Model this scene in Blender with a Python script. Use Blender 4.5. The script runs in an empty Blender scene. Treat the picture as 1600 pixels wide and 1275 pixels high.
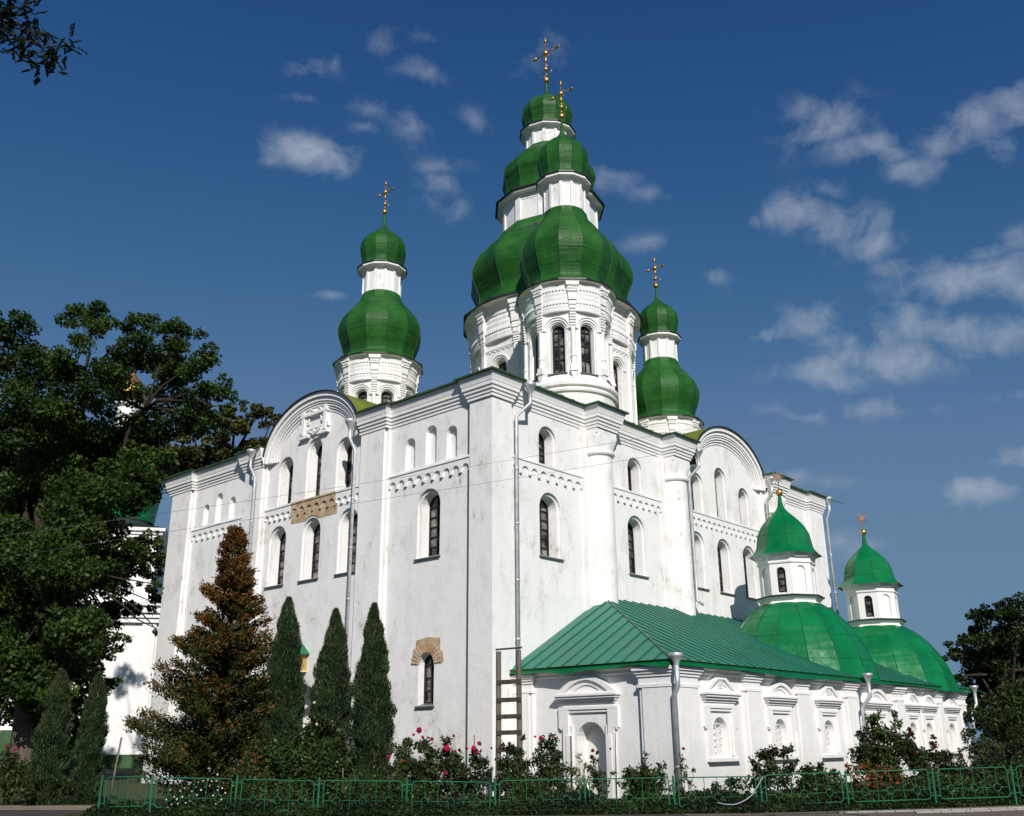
import bpy, bmesh, math, random
import numpy as np
from mathutils import Vector, Matrix
from mathutils.geometry import delaunay_2d_cdt

random.seed(7)
rng = np.random.default_rng(7)
SC = bpy.context.scene
COL = SC.collection
PI = math.pi
EYE = 1.42            # eye height above the pavement; heights below are authored relative to the eye

# ------------------------------------------------------------------ camera
FPX, YAW, PITCH, ROLL = 1512.9, 0.730688, 0.334020, -0.0082464
CAM = Vector((-21.8967, -20.5070, 0.0))
_f = Vector((math.cos(PITCH)*math.cos(YAW), math.cos(PITCH)*math.sin(YAW), math.sin(PITCH)))
_r = Vector((math.sin(YAW), -math.cos(YAW), 0.0))
_u = _r.cross(_f)
_c, _s = math.cos(ROLL), math.sin(ROLL)
RT = _c*_r + _s*_u
UP = -_s*_r + _c*_u
FW = _f
FH = Vector((math.cos(YAW), math.sin(YAW), 0.0))     # horizontal forward
RH = Vector((math.sin(YAW), -math.cos(YAW), 0.0))    # horizontal right
cam = bpy.data.cameras.new('camera')
cam.sensor_fit = 'HORIZONTAL'; cam.sensor_width = 36.0
cam.lens = 36.0*FPX/1600.0
cam.clip_start = 0.1; cam.clip_end = 20000
co = bpy.data.objects.new('camera', cam); COL.objects.link(co)
M3 = Matrix((RT, UP, -FW)).transposed()
co.matrix_world = Matrix.Translation(CAM+Vector((0, 0, EYE))) @ M3.to_4x4()
SC.camera = co

def pxdir(px, py):
    return ((px-800.0)/FPX)*RT - ((py-637.5)/FPX)*UP + FW
def at(px, py, d):
    """point seen at a place in the photograph, d metres ahead (measured on the ground)"""
    v = pxdir(px, py)
    return CAM + v*(d/v.dot(FH))

# ------------------------------------------------------------------ light
SUN_AZ, SUN_EL = math.radians(233), math.radians(35)    # azimuth counter-clockwise from +X
SC.view_settings.view_transform = 'Standard'
SC.view_settings.look = 'None'
SC.view_settings.exposure = 0.0
SC.view_settings.gamma = 1.0
sd = bpy.data.lights.new('sun', 'SUN'); sd.energy = 4.75; sd.angle = math.radians(0.5)
sd.color = (1.0, 0.955, 0.89)
so = bpy.data.objects.new('sun', sd); COL.objects.link(so)
sv = Vector((math.cos(SUN_EL)*math.cos(SUN_AZ), math.cos(SUN_EL)*math.sin(SUN_AZ), math.sin(SUN_EL)))
so.rotation_euler = (-sv).to_track_quat('-Z', 'Y').to_euler()
so.location = (-20, -40, 40)

W = bpy.data.worlds.new('World'); SC.world = W; W.use_nodes = True
nt = W.node_tree; nt.nodes.clear()
def N(t, kind, **kw):
    n = t.nodes.new(kind)
    for k, v in kw.items(): setattr(n, k, v)
    return n
def mth(t, op, a, b=None, c=None, clamp=False):
    n = t.nodes.new('ShaderNodeMath'); n.operation = op; n.use_clamp = clamp
    for i, v in enumerate((a, b, c)):
        if v is None: continue
        if isinstance(v, (int, float)): n.inputs[i].default_value = v
        else: t.links.new(v, n.inputs[i])
    return n.outputs[0]
def vmth(t, op, a, b=None):
    n = t.nodes.new('ShaderNodeVectorMath'); n.operation = op
    for i, v in enumerate((a, b)):
        if v is None: continue
        if isinstance(v, (tuple, list, Vector)): n.inputs[i].default_value = tuple(v)
        elif isinstance(v, (int, float)): n.inputs['Scale'].default_value = v
        else: t.links.new(v, n.inputs[i])
    return n
def build_world():
    out = N(nt, 'ShaderNodeOutputWorld'); bg = N(nt, 'ShaderNodeBackground')
    sky = N(nt, 'ShaderNodeTexSky', sky_type='NISHITA'); sky.sun_disc = False
    sky.sun_elevation = SUN_EL
    sky.sun_rotation = math.radians(90) - SUN_AZ
    sky.altitude = 100; sky.air_density = 1.0; sky.dust_density = 0.35; sky.ozone_density = 3.0
    bg.inputs[1].default_value = 0.085
    # a little more depth of blue
    sp = N(nt, 'ShaderNodeSeparateColor'); nt.links.new(sky.outputs[0], sp.inputs[0])
    g0 = mth(nt, 'MULTIPLY', sp.outputs[1], 0.77)
    g1 = mth(nt, 'MULTIPLY', mth(nt, 'POWER', g0, 1.6), 0.84)
    gg = mth(nt, 'DIVIDE', g1, mth(nt, 'SQRT', mth(nt, 'ADD', 1.0, mth(nt, 'POWER', mth(nt, 'DIVIDE', g1, 2.9), 2.0))))
    rr = mth(nt, 'MINIMUM', mth(nt, 'MULTIPLY', mth(nt, 'POWER', sp.outputs[0], 1.95), 0.375), mth(nt, 'MULTIPLY', gg, 0.56))
    bb = mth(nt, 'MULTIPLY', mth(nt, 'POWER', sp.outputs[2], 0.70), 1.30)
    bb = mth(nt, 'MAXIMUM', mth(nt, 'MINIMUM', bb, mth(nt, 'MULTIPLY', gg, 2.9)), mth(nt, 'MULTIPLY', gg, 1.6))
    bb = mth(nt, 'MINIMUM', bb, mth(nt, 'ADD', mth(nt, 'MULTIPLY', gg, 0.42), 3.10))
    hs = N(nt, 'ShaderNodeCombineColor')
    for i, q in enumerate((rr, gg, bb)): nt.links.new(q, hs.inputs[i])
    tc = N(nt, 'ShaderNodeTexCoord')
    d0 = tc.outputs['Generated']
    n1 = N(nt, 'ShaderNodeTexNoise'); n1.inputs['Scale'].default_value = 9; n1.inputs['Detail'].default_value = 3
    nt.links.new(d0, n1.inputs['Vector'])
    w1 = vmth(nt, 'SUBTRACT', n1.outputs['Color'], (0.5, 0.5, 0.5))
    w1 = vmth(nt, 'SCALE', w1.outputs[0], 0.05)
    dirv = vmth(nt, 'ADD', d0, w1.outputs[0]).outputs[0]
    n2 = N(nt, 'ShaderNodeTexNoise'); n2.inputs['Scale'].default_value = 24; n2.inputs['Detail'].default_value = 9; n2.inputs['Roughness'].default_value = 0.60; n2.inputs['Distortion'].default_value = 0.35
    nt.links.new(d0, n2.inputs['Vector'])
    clouds = [(1262,175,50,26,.62),(1290,195,70,36,.8),(1350,228,75,30,.72),(1420,262,60,26,.55),(1540,190,60,34,.7),(1590,165,50,36,.75),(1505,215,60,28,.6),(1560,230,55,26,.55),
              (1255,335,62,36,.85),(1310,350,70,34,.72),(1350,385,55,36,.6),(1300,305,40,24,.5),(1180,345,26,18,.45),(1420,425,60,26,.62),(1490,450,95,38,.8),(1570,445,80,40,.72),(1540,405,40,20,.55),
              (1200,525,40,20,.68),(1255,515,60,36,.62),(1310,545,55,22,.5),(1430,520,90,40,.74),(1530,530,90,36,.7),(1290,590,75,26,.72),(1380,565,95,32,.75),(1450,575,60,24,.6),(1340,635,90,18,.5),(1400,640,60,16,.5),(1250,650,70,11,.48),
              (1540,772,80,22,.95),(1610,715,40,24,.85),(1595,385,30,20,.6),(1565,615,30,16,.42),(480,240,72,27,.95),(420,250,30,12,.5),(600,60,42,28,.40),(662,112,44,24,.48),(665,62,44,18,.40),(480,100,46,24,.42),(522,80,12,36,.40),
              (470,158,36,11,.42),(570,175,34,16,.42),(630,190,36,32,.46),(550,203,34,9,.42),(685,255,50,18,.42),(680,295,34,36,.56),(700,335,22,22,.50),(850,85,58,38,.42),(740,185,40,22,.36),
              (960,290,55,24,.56),(1010,305,40,18,.42),(1110,432,52,20,.55),(515,462,46,11,.52),(1000,392,50,18,.38),(1320,852,56,20,.58),(1235,745,50,18,.5),(1300,750,50,14,.36)]
    tot = None
    for (px, py, a, b, k) in clouds:
        c = pxdir(px, py).normalized()
        ta = RT*(FPX/a)*0.93; tb = UP*(FPX/b)*0.93
        u = mth(nt, 'SUBTRACT', vmth(nt, 'DOT_PRODUCT', dirv, ta).outputs['Value'], c.dot(ta))
        v = mth(nt, 'SUBTRACT', vmth(nt, 'DOT_PRODUCT', dirv, tb).outputs['Value'], c.dot(tb))
        r2 = mth(nt, 'ADD', mth(nt, 'MULTIPLY', u, u), mth(nt, 'MULTIPLY', v, v))
        g = mth(nt, 'MULTIPLY', mth(nt, 'POWER', 0.30, r2), k)
        tot = g if tot is None else mth(nt, 'MAXIMUM', tot, g)
    front = mth(nt, 'GREATER_THAN', vmth(nt, 'DOT_PRODUCT', d0, FW).outputs['Value'], 0.25)
    tot = mth(nt, 'MULTIPLY', tot, front)
    # scattered clouds elsewhere so the sky goes on round the place
    n3 = N(nt, 'ShaderNodeTexNoise'); n3.inputs['Scale'].default_value = 3.2; n3.inputs['Detail'].default_value = 3
    nt.links.new(d0, n3.inputs['Vector'])
    els = mth(nt, 'MULTIPLY', mth(nt, 'MULTIPLY', mth(nt, 'SUBTRACT', n3.outputs[0], 0.52), 3.0, clamp=True), mth(nt, 'SUBTRACT', 1.0, front))
    tot = mth(nt, 'MAXIMUM', tot, els)
    dens = mth(nt, 'ADD', mth(nt, 'MULTIPLY', tot, 1.25), mth(nt, 'MULTIPLY', mth(nt, 'SUBTRACT', n2.outputs[0], 0.5), 2.5))
    fac = mth(nt, 'MULTIPLY', mth(nt, 'SUBTRACT', dens, 0.27), 0.85, clamp=True)
    fac = mth(nt, 'MULTIPLY', mth(nt, 'MULTIPLY', fac, mth(nt, 'MULTIPLY', tot, 2.0, clamp=True)), 0.62)
    mx = N(nt, 'ShaderNodeMix', data_type='RGBA')
    nt.links.new(fac, mx.inputs['Factor'])
    nt.links.new(hs.outputs[0], mx.inputs['A'])
    mx.inputs['B'].default_value = (5.4, 6.0, 6.9, 1)
    nt.links.new(mx.outputs['Result'], bg.inputs[0])
    nt.links.new(bg.outputs[0], out.inputs[0])
build_world()

# ------------------------------------------------------------------ materials
def ramp(t, src, stops):
    n = N(t, 'ShaderNodeValToRGB')
    e = n.color_ramp.elements
    while len(e) > len(stops): e.remove(e[-1])
    while len(e) < len(stops): e.new(0.5)
    for el, (p, c) in zip(e, stops):
        el.position = p; el.color = (*c, 1) if len(c) == 3 else c
    t.links.new(src, n.inputs[0]); return n.outputs[0]
def noise(t, scale, detail=4, rough=0.55, vec=None):
    n = N(t, 'ShaderNodeTexNoise'); n.inputs['Scale'].default_value = scale
    n.inputs['Detail'].default_value = detail; n.inputs['Roughness'].default_value = rough
    if vec is not None: t.links.new(vec, n.inputs['Vector'])
    return n.outputs[0]
def world_pos(t, sc=(1, 1, 1)):
    g = N(t, 'ShaderNodeNewGeometry')
    if sc == (1, 1, 1): return g.outputs['Position']
    return vmth(t, 'MULTIPLY', g.outputs['Position'], sc).outputs[0]
def newmat(name, rough=0.8, spec=0.3, metal=0.0, col=(0.5, 0.5, 0.5)):
    m = bpy.data.materials.new(name); m.use_nodes = True
    t = m.node_tree; p = t.nodes['Principled BSDF']
    p.inputs['Roughness'].default_value = rough
    p.inputs['Specular IOR Level'].default_value = spec
    p.inputs['Metallic'].default_value = metal
    p.inputs['Base Color'].default_value = (*col, 1)
    return m, t, p
def mixc(t, fac, a, b, mode='MIX'):
    n = N(t, 'ShaderNodeMix', data_type='RGBA', blend_type=mode)
    for k, v in (('Factor', fac), ('A', a), ('B', b)):
        if isinstance(v, (int, float)): n.inputs[k].default_value = v
        elif isinstance(v, tuple): n.inputs[k].default_value = (*v, 1)
        else: t.links.new(v, n.inputs[k])
    return n.outputs['Result']
def bump(t, p, src, strength, dist=0.02):
    b = N(t, 'ShaderNodeBump'); b.inputs['Strength'].default_value = strength; b.inputs['Distance'].default_value = dist
    t.links.new(src, b.inputs['Height']); t.links.new(b.outputs[0], p.inputs['Normal'])
def plaster(name, base=(0.825, 0.812, 0.795), wear=0.5, wear_col=(0.40, 0.375, 0.32), fleck=0.5):
    m, t, p = newmat(name, 0.9, 0.15)
    pos = world_pos(t)
    big = noise(t, 0.35, 3, 0.6, pos)
    mid = noise(t, 1.7, 6, 0.65, world_pos(t, (1, 1, 0.55)))
    fine = noise(t, 8.0, 5, 0.6, world_pos(t, (1, 1, 0.5)))
    zone = ramp(t, big, [(0.42, (0, 0, 0)), (0.60, (1, 1, 1))])
    pat = ramp(t, mid, [(0.47, (0, 0, 0)), (0.66, (1, 1, 1))])
    fl = ramp(t, fine, [(0.54, (0, 0, 0)), (0.62, (1, 1, 1))])
    tone = mixc(t, ramp(t, noise(t, 0.8, 5, 0.6, pos), [(0.3, (0, 0, 0)), (0.7, (1, 1, 1))]), tuple(c*0.945 for c in base), base)
    f1 = mth(t, 'MULTIPLY', mth(t, 'MULTIPLY', zone, pat), wear, clamp=True)
    c = mixc(t, f1, tone, tuple(0.55*x+0.45*y for x, y in zip(base, wear_col)))
    f2 = mth(t, 'MULTIPLY', mth(t, 'MULTIPLY', mth(t, 'MULTIPLY', fl, pat), zone), fleck, clamp=True)
    c = mixc(t, f2, c, wear_col)
    st = ramp(t, noise(t, 2.2, 5, 0.6, world_pos(t, (1.6, 1.6, 0.07))), [(0.50, (0, 0, 0)), (0.75, (1, 1, 1))])
    st = mth(t, 'MULTIPLY', mth(t, 'MULTIPLY', st, ramp(t, noise(t, 0.5, 3, 0.5, pos), [(0.45, (0, 0, 0)), (0.65, (1, 1, 1))])), 0.16+0.14*wear)
    c = mixc(t, st, c, tuple(x*0.8 for x in wear_col))
    sz = N(t, 'ShaderNodeSeparateXYZ'); t.links.new(pos, sz.inputs[0])
    damp = N(t, 'ShaderNodeMapRange'); damp.inputs['From Min'].default_value = 1.0; damp.inputs['From Max'].default_value = 0.05
    t.links.new(mth(t, 'ADD', sz.outputs[2], mth(t, 'MULTIPLY', mid, -1.0)), damp.inputs['Value'])
    c = mixc(t, mth(t, 'MULTIPLY', damp.outputs[0], 0.35, clamp=True), c, (0.42, 0.42, 0.38))
    t.links.new(c, p.inputs['Base Color'])
    bump(t, p, mth(t, 'ADD', noise(t, 1.6, 6, 0.6, pos), mth(t, 'MULTIPLY', fine, 0.35)), 0.45, 0.04)
    return m
def painted_metal(name, col, rough=0.4, var=0.25, spec=0.5, scale=0.9, bmp=0.25, bs=1.3, coat=0.0, fine=0.25):
    m, t, p = newmat(name, rough, spec)
    pos = world_pos(t)
    a = ramp(t, noise(t, scale, 5, 0.6, pos), [(0.3, (0, 0, 0)), (0.7, (1, 1, 1))])
    c = mixc(t, a, tuple(x*(1-var) for x in col), tuple(min(1, x*(1+var)) for x in col))
    b = ramp(t, noise(t, 14, 4, 0.6, pos), [(0.45, (0, 0, 0)), (0.75, (1, 1, 1))])
    c = mixc(t, mth(t, 'MULTIPLY', b, fine), c, tuple(x*0.45 for x in col))
    t.links.new(c, p.inputs['Base Color'])
    t.links.new(mth(t, 'ADD', mth(t, 'MULTIPLY', a, 0.15), rough-0.07), p.inputs['Roughness'])
    p.inputs['Coat Weight'].default_value = coat
    bump(t, p, noise(t, bs, 3, 0.5, pos), bmp, 0.08)
    return m
def scaly(name, col):
    """painted sheet with the diagonal scale joints of a domed roof"""
    m, t, p = newmat(name, 0.55, 0.2)
    pos = world_pos(t)
    a = ramp(t, noise(t, 0.9, 5, 0.62, pos), [(0.3, (0, 0, 0)), (0.72, (1, 1, 1))])
    c = mixc(t, a, tuple(x*0.62 for x in col), tuple(x*1.4 for x in col))
    dr = ramp(t, noise(t, 2.0, 6, 0.65, world_pos(t, (1.3, 1.3, 0.35))), [(0.52, (0, 0, 0)), (0.74, (1, 1, 1))])
    c = mixc(t, mth(t, 'MULTIPLY', dr, 0.3), c, (0.06, 0.12, 0.045))
    v = N(t, 'ShaderNodeTexVoronoi', feature='DISTANCE_TO_EDGE'); v.inputs['Scale'].default_value = 3.0
    t.links.new(world_pos(t, (1, 1, 0.8)), v.inputs['Vector'])
    ed = ramp(t, v.outputs['Distance'], [(0.0, (1, 1, 1)), (0.025, (0, 0, 0))])
    c = mixc(t, mth(t, 'MULTIPLY', ed, 0.35), c, tuple(x*0.35 for x in col))
    t.links.new(c, p.inputs['Base Color'])
    t.links.new(mth(t, 'ADD', mth(t, 'MULTIPLY', a, 0.2), 0.42), p.inputs['Roughness'])
    bump(t, p, mth(t, 'ADD', noise(t, 2.2, 3, 0.5, pos), mth(t, 'MULTIPLY', ed, -0.5)), 0.25, 0.06)
    return m
def leafmat(name, c1, c2, c3=None, trans=0.28, rough=0.55, clump=0.8):
    m, t, p = newmat(name, rough, 0.25)
    g = N(t, 'ShaderNodeNewGeometry')
    r = g.outputs['Random Per Island']
    n = ramp(t, noise(t, clump, 3, 0.5, g.outputs['Position']), [(0.35, (0, 0, 0)), (0.65, (1, 1, 1))])
    f = mth(t, 'ADD', mth(t, 'MULTIPLY', r, 0.5), mth(t, 'MULTIPLY', n, 0.5))
    stops = [(0.15, c1), (0.8, c2)] if c3 is None else [(0.1, c1), (0.55, c2), (0.9, c3)]
    c = ramp(t, f, stops)
    t.links.new(c, p.inputs['Base Color'])
    tr = N(t, 'ShaderNodeBsdfTranslucent'); t.links.new(c, tr.inputs['Color'])
    mx = N(t, 'ShaderNodeMixShader'); mx.inputs[0].default_value = trans
    t.links.new(p.outputs[0], mx.inputs[1]); t.links.new(tr.outputs[0], mx.inputs[2])
    t.links.new(mx.outputs[0], t.nodes['Material Output'].inputs[0])
    return m
def bark(name, c1, c2):
    m, t, p = newmat(name, 0.9, 0.1)
    v = noise(t, 3.0, 6, 0.7, world_pos(t, (3, 3, 0.5)))
    t.links.new(ramp(t, v, [(0.3, c1), (0.7, c2)]), p.inputs['Base Color'])
    bump(t, p, v, 0.8, 0.05)
    return m

MT = {}
MT['plaster'] = plaster('white limewash', wear=0.85, fleck=1.0)
MT['plaster_clean'] = plaster('white limewash clean', wear=0.18, fleck=0.2)
MT['board'] = plaster('white painted boards', base=(0.78, 0.78, 0.77), wear=0.45, wear_col=(0.25, 0.22, 0.2), fleck=0.9)
MT['dome'] = scaly('dark green dome sheet', (0.015, 0.092, 0.013))
MT['dome_seam'] = painted_metal('dome seam', (0.02, 0.075, 0.03), 0.4, 0.3)
MT['dark_edge'] = painted_metal('dark eave edge', (0.012, 0.016, 0.014), 0.5, 0.3)
MT['moss_roof'] = painted_metal('moss green roof', (0.125, 0.165, 0.022), 0.6, 0.22, 0.3, 0.5)
MT['roof_edge'] = painted_metal('green roof edge', (0.035, 0.085, 0.03), 0.55, 0.35, 0.3)
MT['teal_roof'] = painted_metal('teal sheet roof', (0.018, 0.165, 0.105), 0.46, 0.2, 0.3, 0.7, 0.15)
MT['teal_seam'] = painted_metal('teal seam', (0.015, 0.10, 0.068), 0.4, 0.2)
MT['emerald'] = painted_metal('emerald sheet', (0.002, 0.140, 0.042), 0.30, 0.3, 0.36, 0.8, 0.45, 1.6, 0.0, 0.25)
MT['emerald_dark'] = painted_metal('emerald fascia', (0.002, 0.115, 0.034), 0.35, 0.2)
MT['steel'], _t, _p = newmat('galvanised steel', 0.42, 0.5, 0.55, (0.62, 0.63, 0.65))
_t.links.new(ramp(_t, noise(_t, 3, 4, 0.6, world_pos(_t)), [(0.3, (0.45, 0.46, 0.48)), (0.7, (0.72, 0.73, 0.75))]), _p.inputs['Base Color'])
MT['gold'], _t, _p = newmat('old gilding', 0.4, 0.5, 0.9, (0.60, 0.36, 0.11))
MT['copper'], _t, _p = newmat('coppery gilding', 0.6, 0.3, 0.3, (0.24, 0.15, 0.115))
MT['window_bar'], _t, _p = newmat('dark window frame', 0.5, 0.3, 0.0, (0.018, 0.016, 0.016))
MT['glass'], _t, _p = newmat('old glass', 0.08, 0.6, 0.0, (0.03, 0.03, 0.032))
_t.links.new(ramp(_t, noise(_t, 1.6, 2, 0.5, world_pos(_t, (1, 1, 1.2))), [(0.42, (0.012, 0.012, 0.014)), (0.5, (0.10, 0.095, 0.085)), (0.62, (0.26, 0.25, 0.22))]), _p.inputs['Base Color'])
bump(_t, _p, noise(_t, 2.5, 2, 0.5, world_pos(_t)), 0.15, 0.03)
MT['sill'], _t, _p = newmat('zinc sill', 0.5, 0.4, 0.4, (0.16, 0.165, 0.17))
MT['white_iron'], _t, _p = newmat('white iron', 0.6, 0.3, 0.0, (0.7, 0.7, 0.69))
def brickmat():
    m, t, p = newmat('bared old brick', 0.9, 0.1)
    g = N(t, 'ShaderNodeNewGeometry')
    sp = N(t, 'ShaderNodeSeparateXYZ'); t.links.new(g.outputs['Position'], sp.inputs[0])
    cb = N(t, 'ShaderNodeCombineXYZ'); t.links.new(sp.outputs[1], cb.inputs[0]); t.links.new(sp.outputs[2], cb.inputs[1])
    b = N(t, 'ShaderNodeTexBrick'); t.links.new(cb.outputs[0], b.inputs['Vector'])
    b.inputs['Scale'].default_value = 1.0; b.inputs['Brick Width'].default_value = 0.26; b.inputs['Row Height'].default_value = 0.085
    b.inputs['Mortar Size'].default_value = 0.014
    b.inputs['Color1'].default_value = (0.40, 0.20, 0.075, 1); b.inputs['Color2'].default_value = (0.50, 0.33, 0.16, 1); b.inputs['Mortar'].default_value = (0.34, 0.27, 0.18, 1)
    c = mixc(t, ramp(t, noise(t, 2.2, 7, 0.7, g.outputs['Position']), [(0.40, (0, 0, 0)), (0.62, (1, 1, 1))]), b.outputs[0], (0.54, 0.45, 0.33))
    t.links.new(c, p.inputs['Base Color']); bump(t, p, b.outputs[1], -0.6, 0.02)
    return m
MT['brick'] = brickmat()
MT['fence'] = painted_metal('green fence paint', (0.010, 0.120, 0.052), 0.45, 0.2)
MT['fence_dark'] = painted_metal('dark green gate paint', (0.008, 0.06, 0.03), 0.5, 0.2)
MT['wood'] = bark('weathered grey wood', (0.09, 0.075, 0.06), (0.20, 0.17, 0.14))
MT['wood_dark'] = bark('dark wet wood', (0.035, 0.03, 0.026), (0.075, 0.062, 0.05))
MT['icon_wood'], _t, _p = newmat('ochre icon case', 0.5, 0.3, 0.0, (0.42, 0.28, 0.09))
MT['cream'], _t, _p = newmat('cream paint', 0.6, 0.3, 0.0, (0.66, 0.58, 0.36))
MT['hose'], _t, _p = newmat('grey hose', 0.5, 0.3, 0.0, (0.22, 0.25, 0.27))
MT['cable'], _t, _p = newmat('grey cable', 0.5, 0.3, 0.0, (0.09, 0.09, 0.095))
MT['bark'] = bark('grey maple bark', (0.045, 0.036, 0.028), (0.15, 0.12, 0.095))
MT['twig'] = bark('dark twig bark', (0.02, 0.016, 0.012), (0.06, 0.045, 0.035))

# ------------------------------------------------------------------ mesh helpers
ROOT = {}
class MB:
    def __init__(s): s.v = []; s.f = []
    def add(s, vs, fs):
        o = len(s.v); s.v += [tuple(v) for v in vs]; s.f += [tuple(i+o for i in f) for f in fs]
    def box8(s, P): s.add(P, [(0, 1, 2, 3), (7, 6, 5, 4), (0, 4, 5, 1), (1, 5, 6, 2), (2, 6, 7, 3), (3, 7, 4, 0)])
    def boxM(s, M, a0, a1, z0, z1, d0, d1):
        s.box8([M(a0, z0, d0), M(a1, z0, d0), M(a1, z1, d0), M(a0, z1, d0), M(a0, z0, d1), M(a1, z0, d1), M(a1, z1, d1), M(a0, z1, d1)])
    def box(s, x0, x1, y0, y1, z0, z1):
        s.box8([(x0, y0, z0), (x1, y0, z0), (x1, y1, z0), (x0, y1, z0), (x0, y0, z1), (x1, y0, z1), (x1, y1, z1), (x0, y1, z1)])
    def strip(s, A, B, closed=True):
        n = len(A); k = n if closed else n-1
        s.add(list(A)+list(B), [(i, (i+1) % n, n+(i+1) % n, n+i) for i in range(k)])
    def poly(s, M, outline, holes=(), d=0.0):
        pts = []; edges = []
        for L in [outline]+list(holes):
            o = len(pts); pts += [Vector(p) for p in L]
            edges += [(o+i, o+(i+1) % len(L)) for i in range(len(L))]
        vs, es, fs, *_ = delaunay_2d_cdt(pts, edges, [], 1, 1e-5)
        def inside(p, L):
            r = False; j = len(L)-1
            for i in range(len(L)):
                if (L[i][1] > p[1]) != (L[j][1] > p[1]) and p[0] < (L[j][0]-L[i][0])*(p[1]-L[i][1])/(L[j][1]-L[i][1])+L[i][0]: r = not r
                j = i
            return r
        keep = []
        for f in fs:
            c = sum((vs[i] for i in f), Vector((0, 0)))/len(f)
            if inside(c, outline) and not any(inside(c, h) for h in holes): keep.append(tuple(f))
        s.add([M(v[0], v[1], d) for v in vs], keep)
    def prism(s, M, outline, d0, d1, holes=()):
        """flat outline in the wall's own plane, thickened from d0 to d1"""
        s.poly(M, outline, holes, d0); s.poly(M, outline, holes, d1)
        for L in [outline]+list(holes):
            s.strip([M(p[0], p[1], d0) for p in L], [M(p[0], p[1], d1) for p in L])
    def sweep(s, path, prof, closed=False, caps=True):
        """path: plan points, outward is the right hand; prof: (outward, height)"""
        n = len(path); rows = []
        for i in range(n):
            p = Vector(path[i]); dirs = []
            if i > 0 or closed: dirs.append((p-Vector(path[i-1])).normalized())
            if i < n-1 or closed: dirs.append((Vector(path[(i+1) % n])-p).normalized())
            ns = [Vector((d.y, -d.x)) for d in dirs]
            m = ns[0] if len(ns) == 1 else (ns[0]+ns[1])/(1+ns[0].dot(ns[1]))
            rows.append([(p.x+m.x*o, p.y+m.y*o, z) for o, z in prof])
        k = n if closed else n-1; q = len(prof)
        for i in range(k): s.strip(rows[i], rows[(i+1) % n])
        if caps and not closed:
            s.add(rows[0], [tuple(range(q))]); s.add(rows[-1], [tuple(range(q))])
    def revolve(s, cx, cy, prof, n=24, a0=0.0, sx=1.0, dent=0.0):
        rows = []
        for r, z in prof:
            row = []
            for k in range(n):
                q = r*sx+(random.uniform(-dent, dent) if dent else 0)
                row.append((cx+q*math.cos(a0+2*PI*k/n), cy+q*math.sin(a0+2*PI*k/n), z))
            rows.append(row)
        for i in range(len(rows)-1): s.strip(rows[i], rows[i+1])
    def tube(s, pts, r, n=8, cap=True, closed=False):
        pts = [Vector(p) for p in pts]; m = len(pts)
        rr = r if isinstance(r, (list, tuple)) else [r]*m
        prev = None; rows = []
        for i in range(m):
            if closed: t = pts[(i+1) % m]-pts[i-1]
            else: t = pts[min(i+1, m-1)]-pts[max(i-1, 0)]
            t.normalize()
            if prev is None:
                x = t.orthogonal().normalized()
            else:
                x = (prev-t*prev.dot(t))
                x = x.normalized() if x.length > 1e-6 else t.orthogonal().normalized()
            prev = x; y = t.cross(x)
            rows.append([pts[i]+rr[i]*(math.cos(2*PI*k/n)*x+math.sin(2*PI*k/n)*y) for k in range(n)])
        for i in range(m-1 if not closed else m): s.strip(rows[i], rows[(i+1) % m])
        if cap and not closed:
            s.add(rows[0], [tuple(range(n))]); s.add(rows[-1], [tuple(range(n))])
    def ball(s, c, r, n=10, sz=1.0, m=7):
        c = Vector(c)
        rows = [[(c.x+r*math.sin(PI*i/m)*math.cos(2*PI*k/n), c.y+r*math.sin(PI*i/m)*math.sin(2*PI*k/n), c.z+sz*r*math.cos(PI*i/m)) for k in range(n)] for i in range(m+1)]
        for i in range(m): s.strip(rows[i], rows[i+1])
    def build(s, name, mat, parent=None, smooth=False, loc=None, extra=None):
        nf = len(s.f)
        if extra: s.add(extra[0].v, extra[0].f)
        base = Vector(ROOT[parent.name]) if parent is not None else Vector(loc if loc is not None else (0, 0, 0))
        me = bpy.data.meshes.new(name)
        me.from_pydata([(v[0]-base.x, v[1]-base.y, v[2]-base.z) for v in s.v], [], s.f)
        me.materials.append(MT[mat] if isinstance(mat, str) else mat)
        if extra:
            me.materials.append(MT[extra[1]])
            me.polygons.foreach_set('material_index', [0]*nf+[1]*(len(s.f)-nf))
        if smooth: me.polygons.foreach_set('use_smooth', [True]*len(me.polygons))
        me.update()
        bm = bmesh.new(); bm.from_mesh(me)
        bmesh.ops.remove_doubles(bm, verts=bm.verts, dist=1e-5)
        bmesh.ops.recalc_face_normals(bm, faces=bm.faces)
        if smooth == 'auto': pass
        bm.to_mesh(me); bm.free()
        o = bpy.data.objects.new(name, me); COL.objects.link(o)
        ROOT[o.name] = tuple(base)
        if parent is not None: o.parent = parent
        else: o.location = (base.x, base.y, base.z+EYE)
        return o
def tag(o, label=None, cat=None, group=None, kind=None):
    if label: o['label'] = label
    if cat: o['category'] = cat
    if group: o['group'] = group
    if kind: o['kind'] = kind
    return o
def thing(name, loc, label, cat, group=None):
    o = bpy.data.objects.new(name, None); COL.objects.link(o)
    o.empty_display_size = 0.3
    o.location = (loc[0], loc[1], loc[2]+EYE)
    ROOT[o.name] = tuple(loc)
    return tag(o, label, cat, group)
def arch(c, w, z0, zt, n=12, rise=None):
    r = w/2; h = r if rise is None else rise
    L = [(c-r, z0), (c+r, z0)]
    L += [(c+r*math.cos(PI*i/n), zt-h+h*math.sin(PI*i/n)) for i in range(n+1)]
    return L
def arc_only(c, w, zs, h, n=14):
    return [(c+w/2*math.cos(PI*i/n), zs+h*math.sin(PI*i/n)) for i in range(n+1)]
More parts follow.
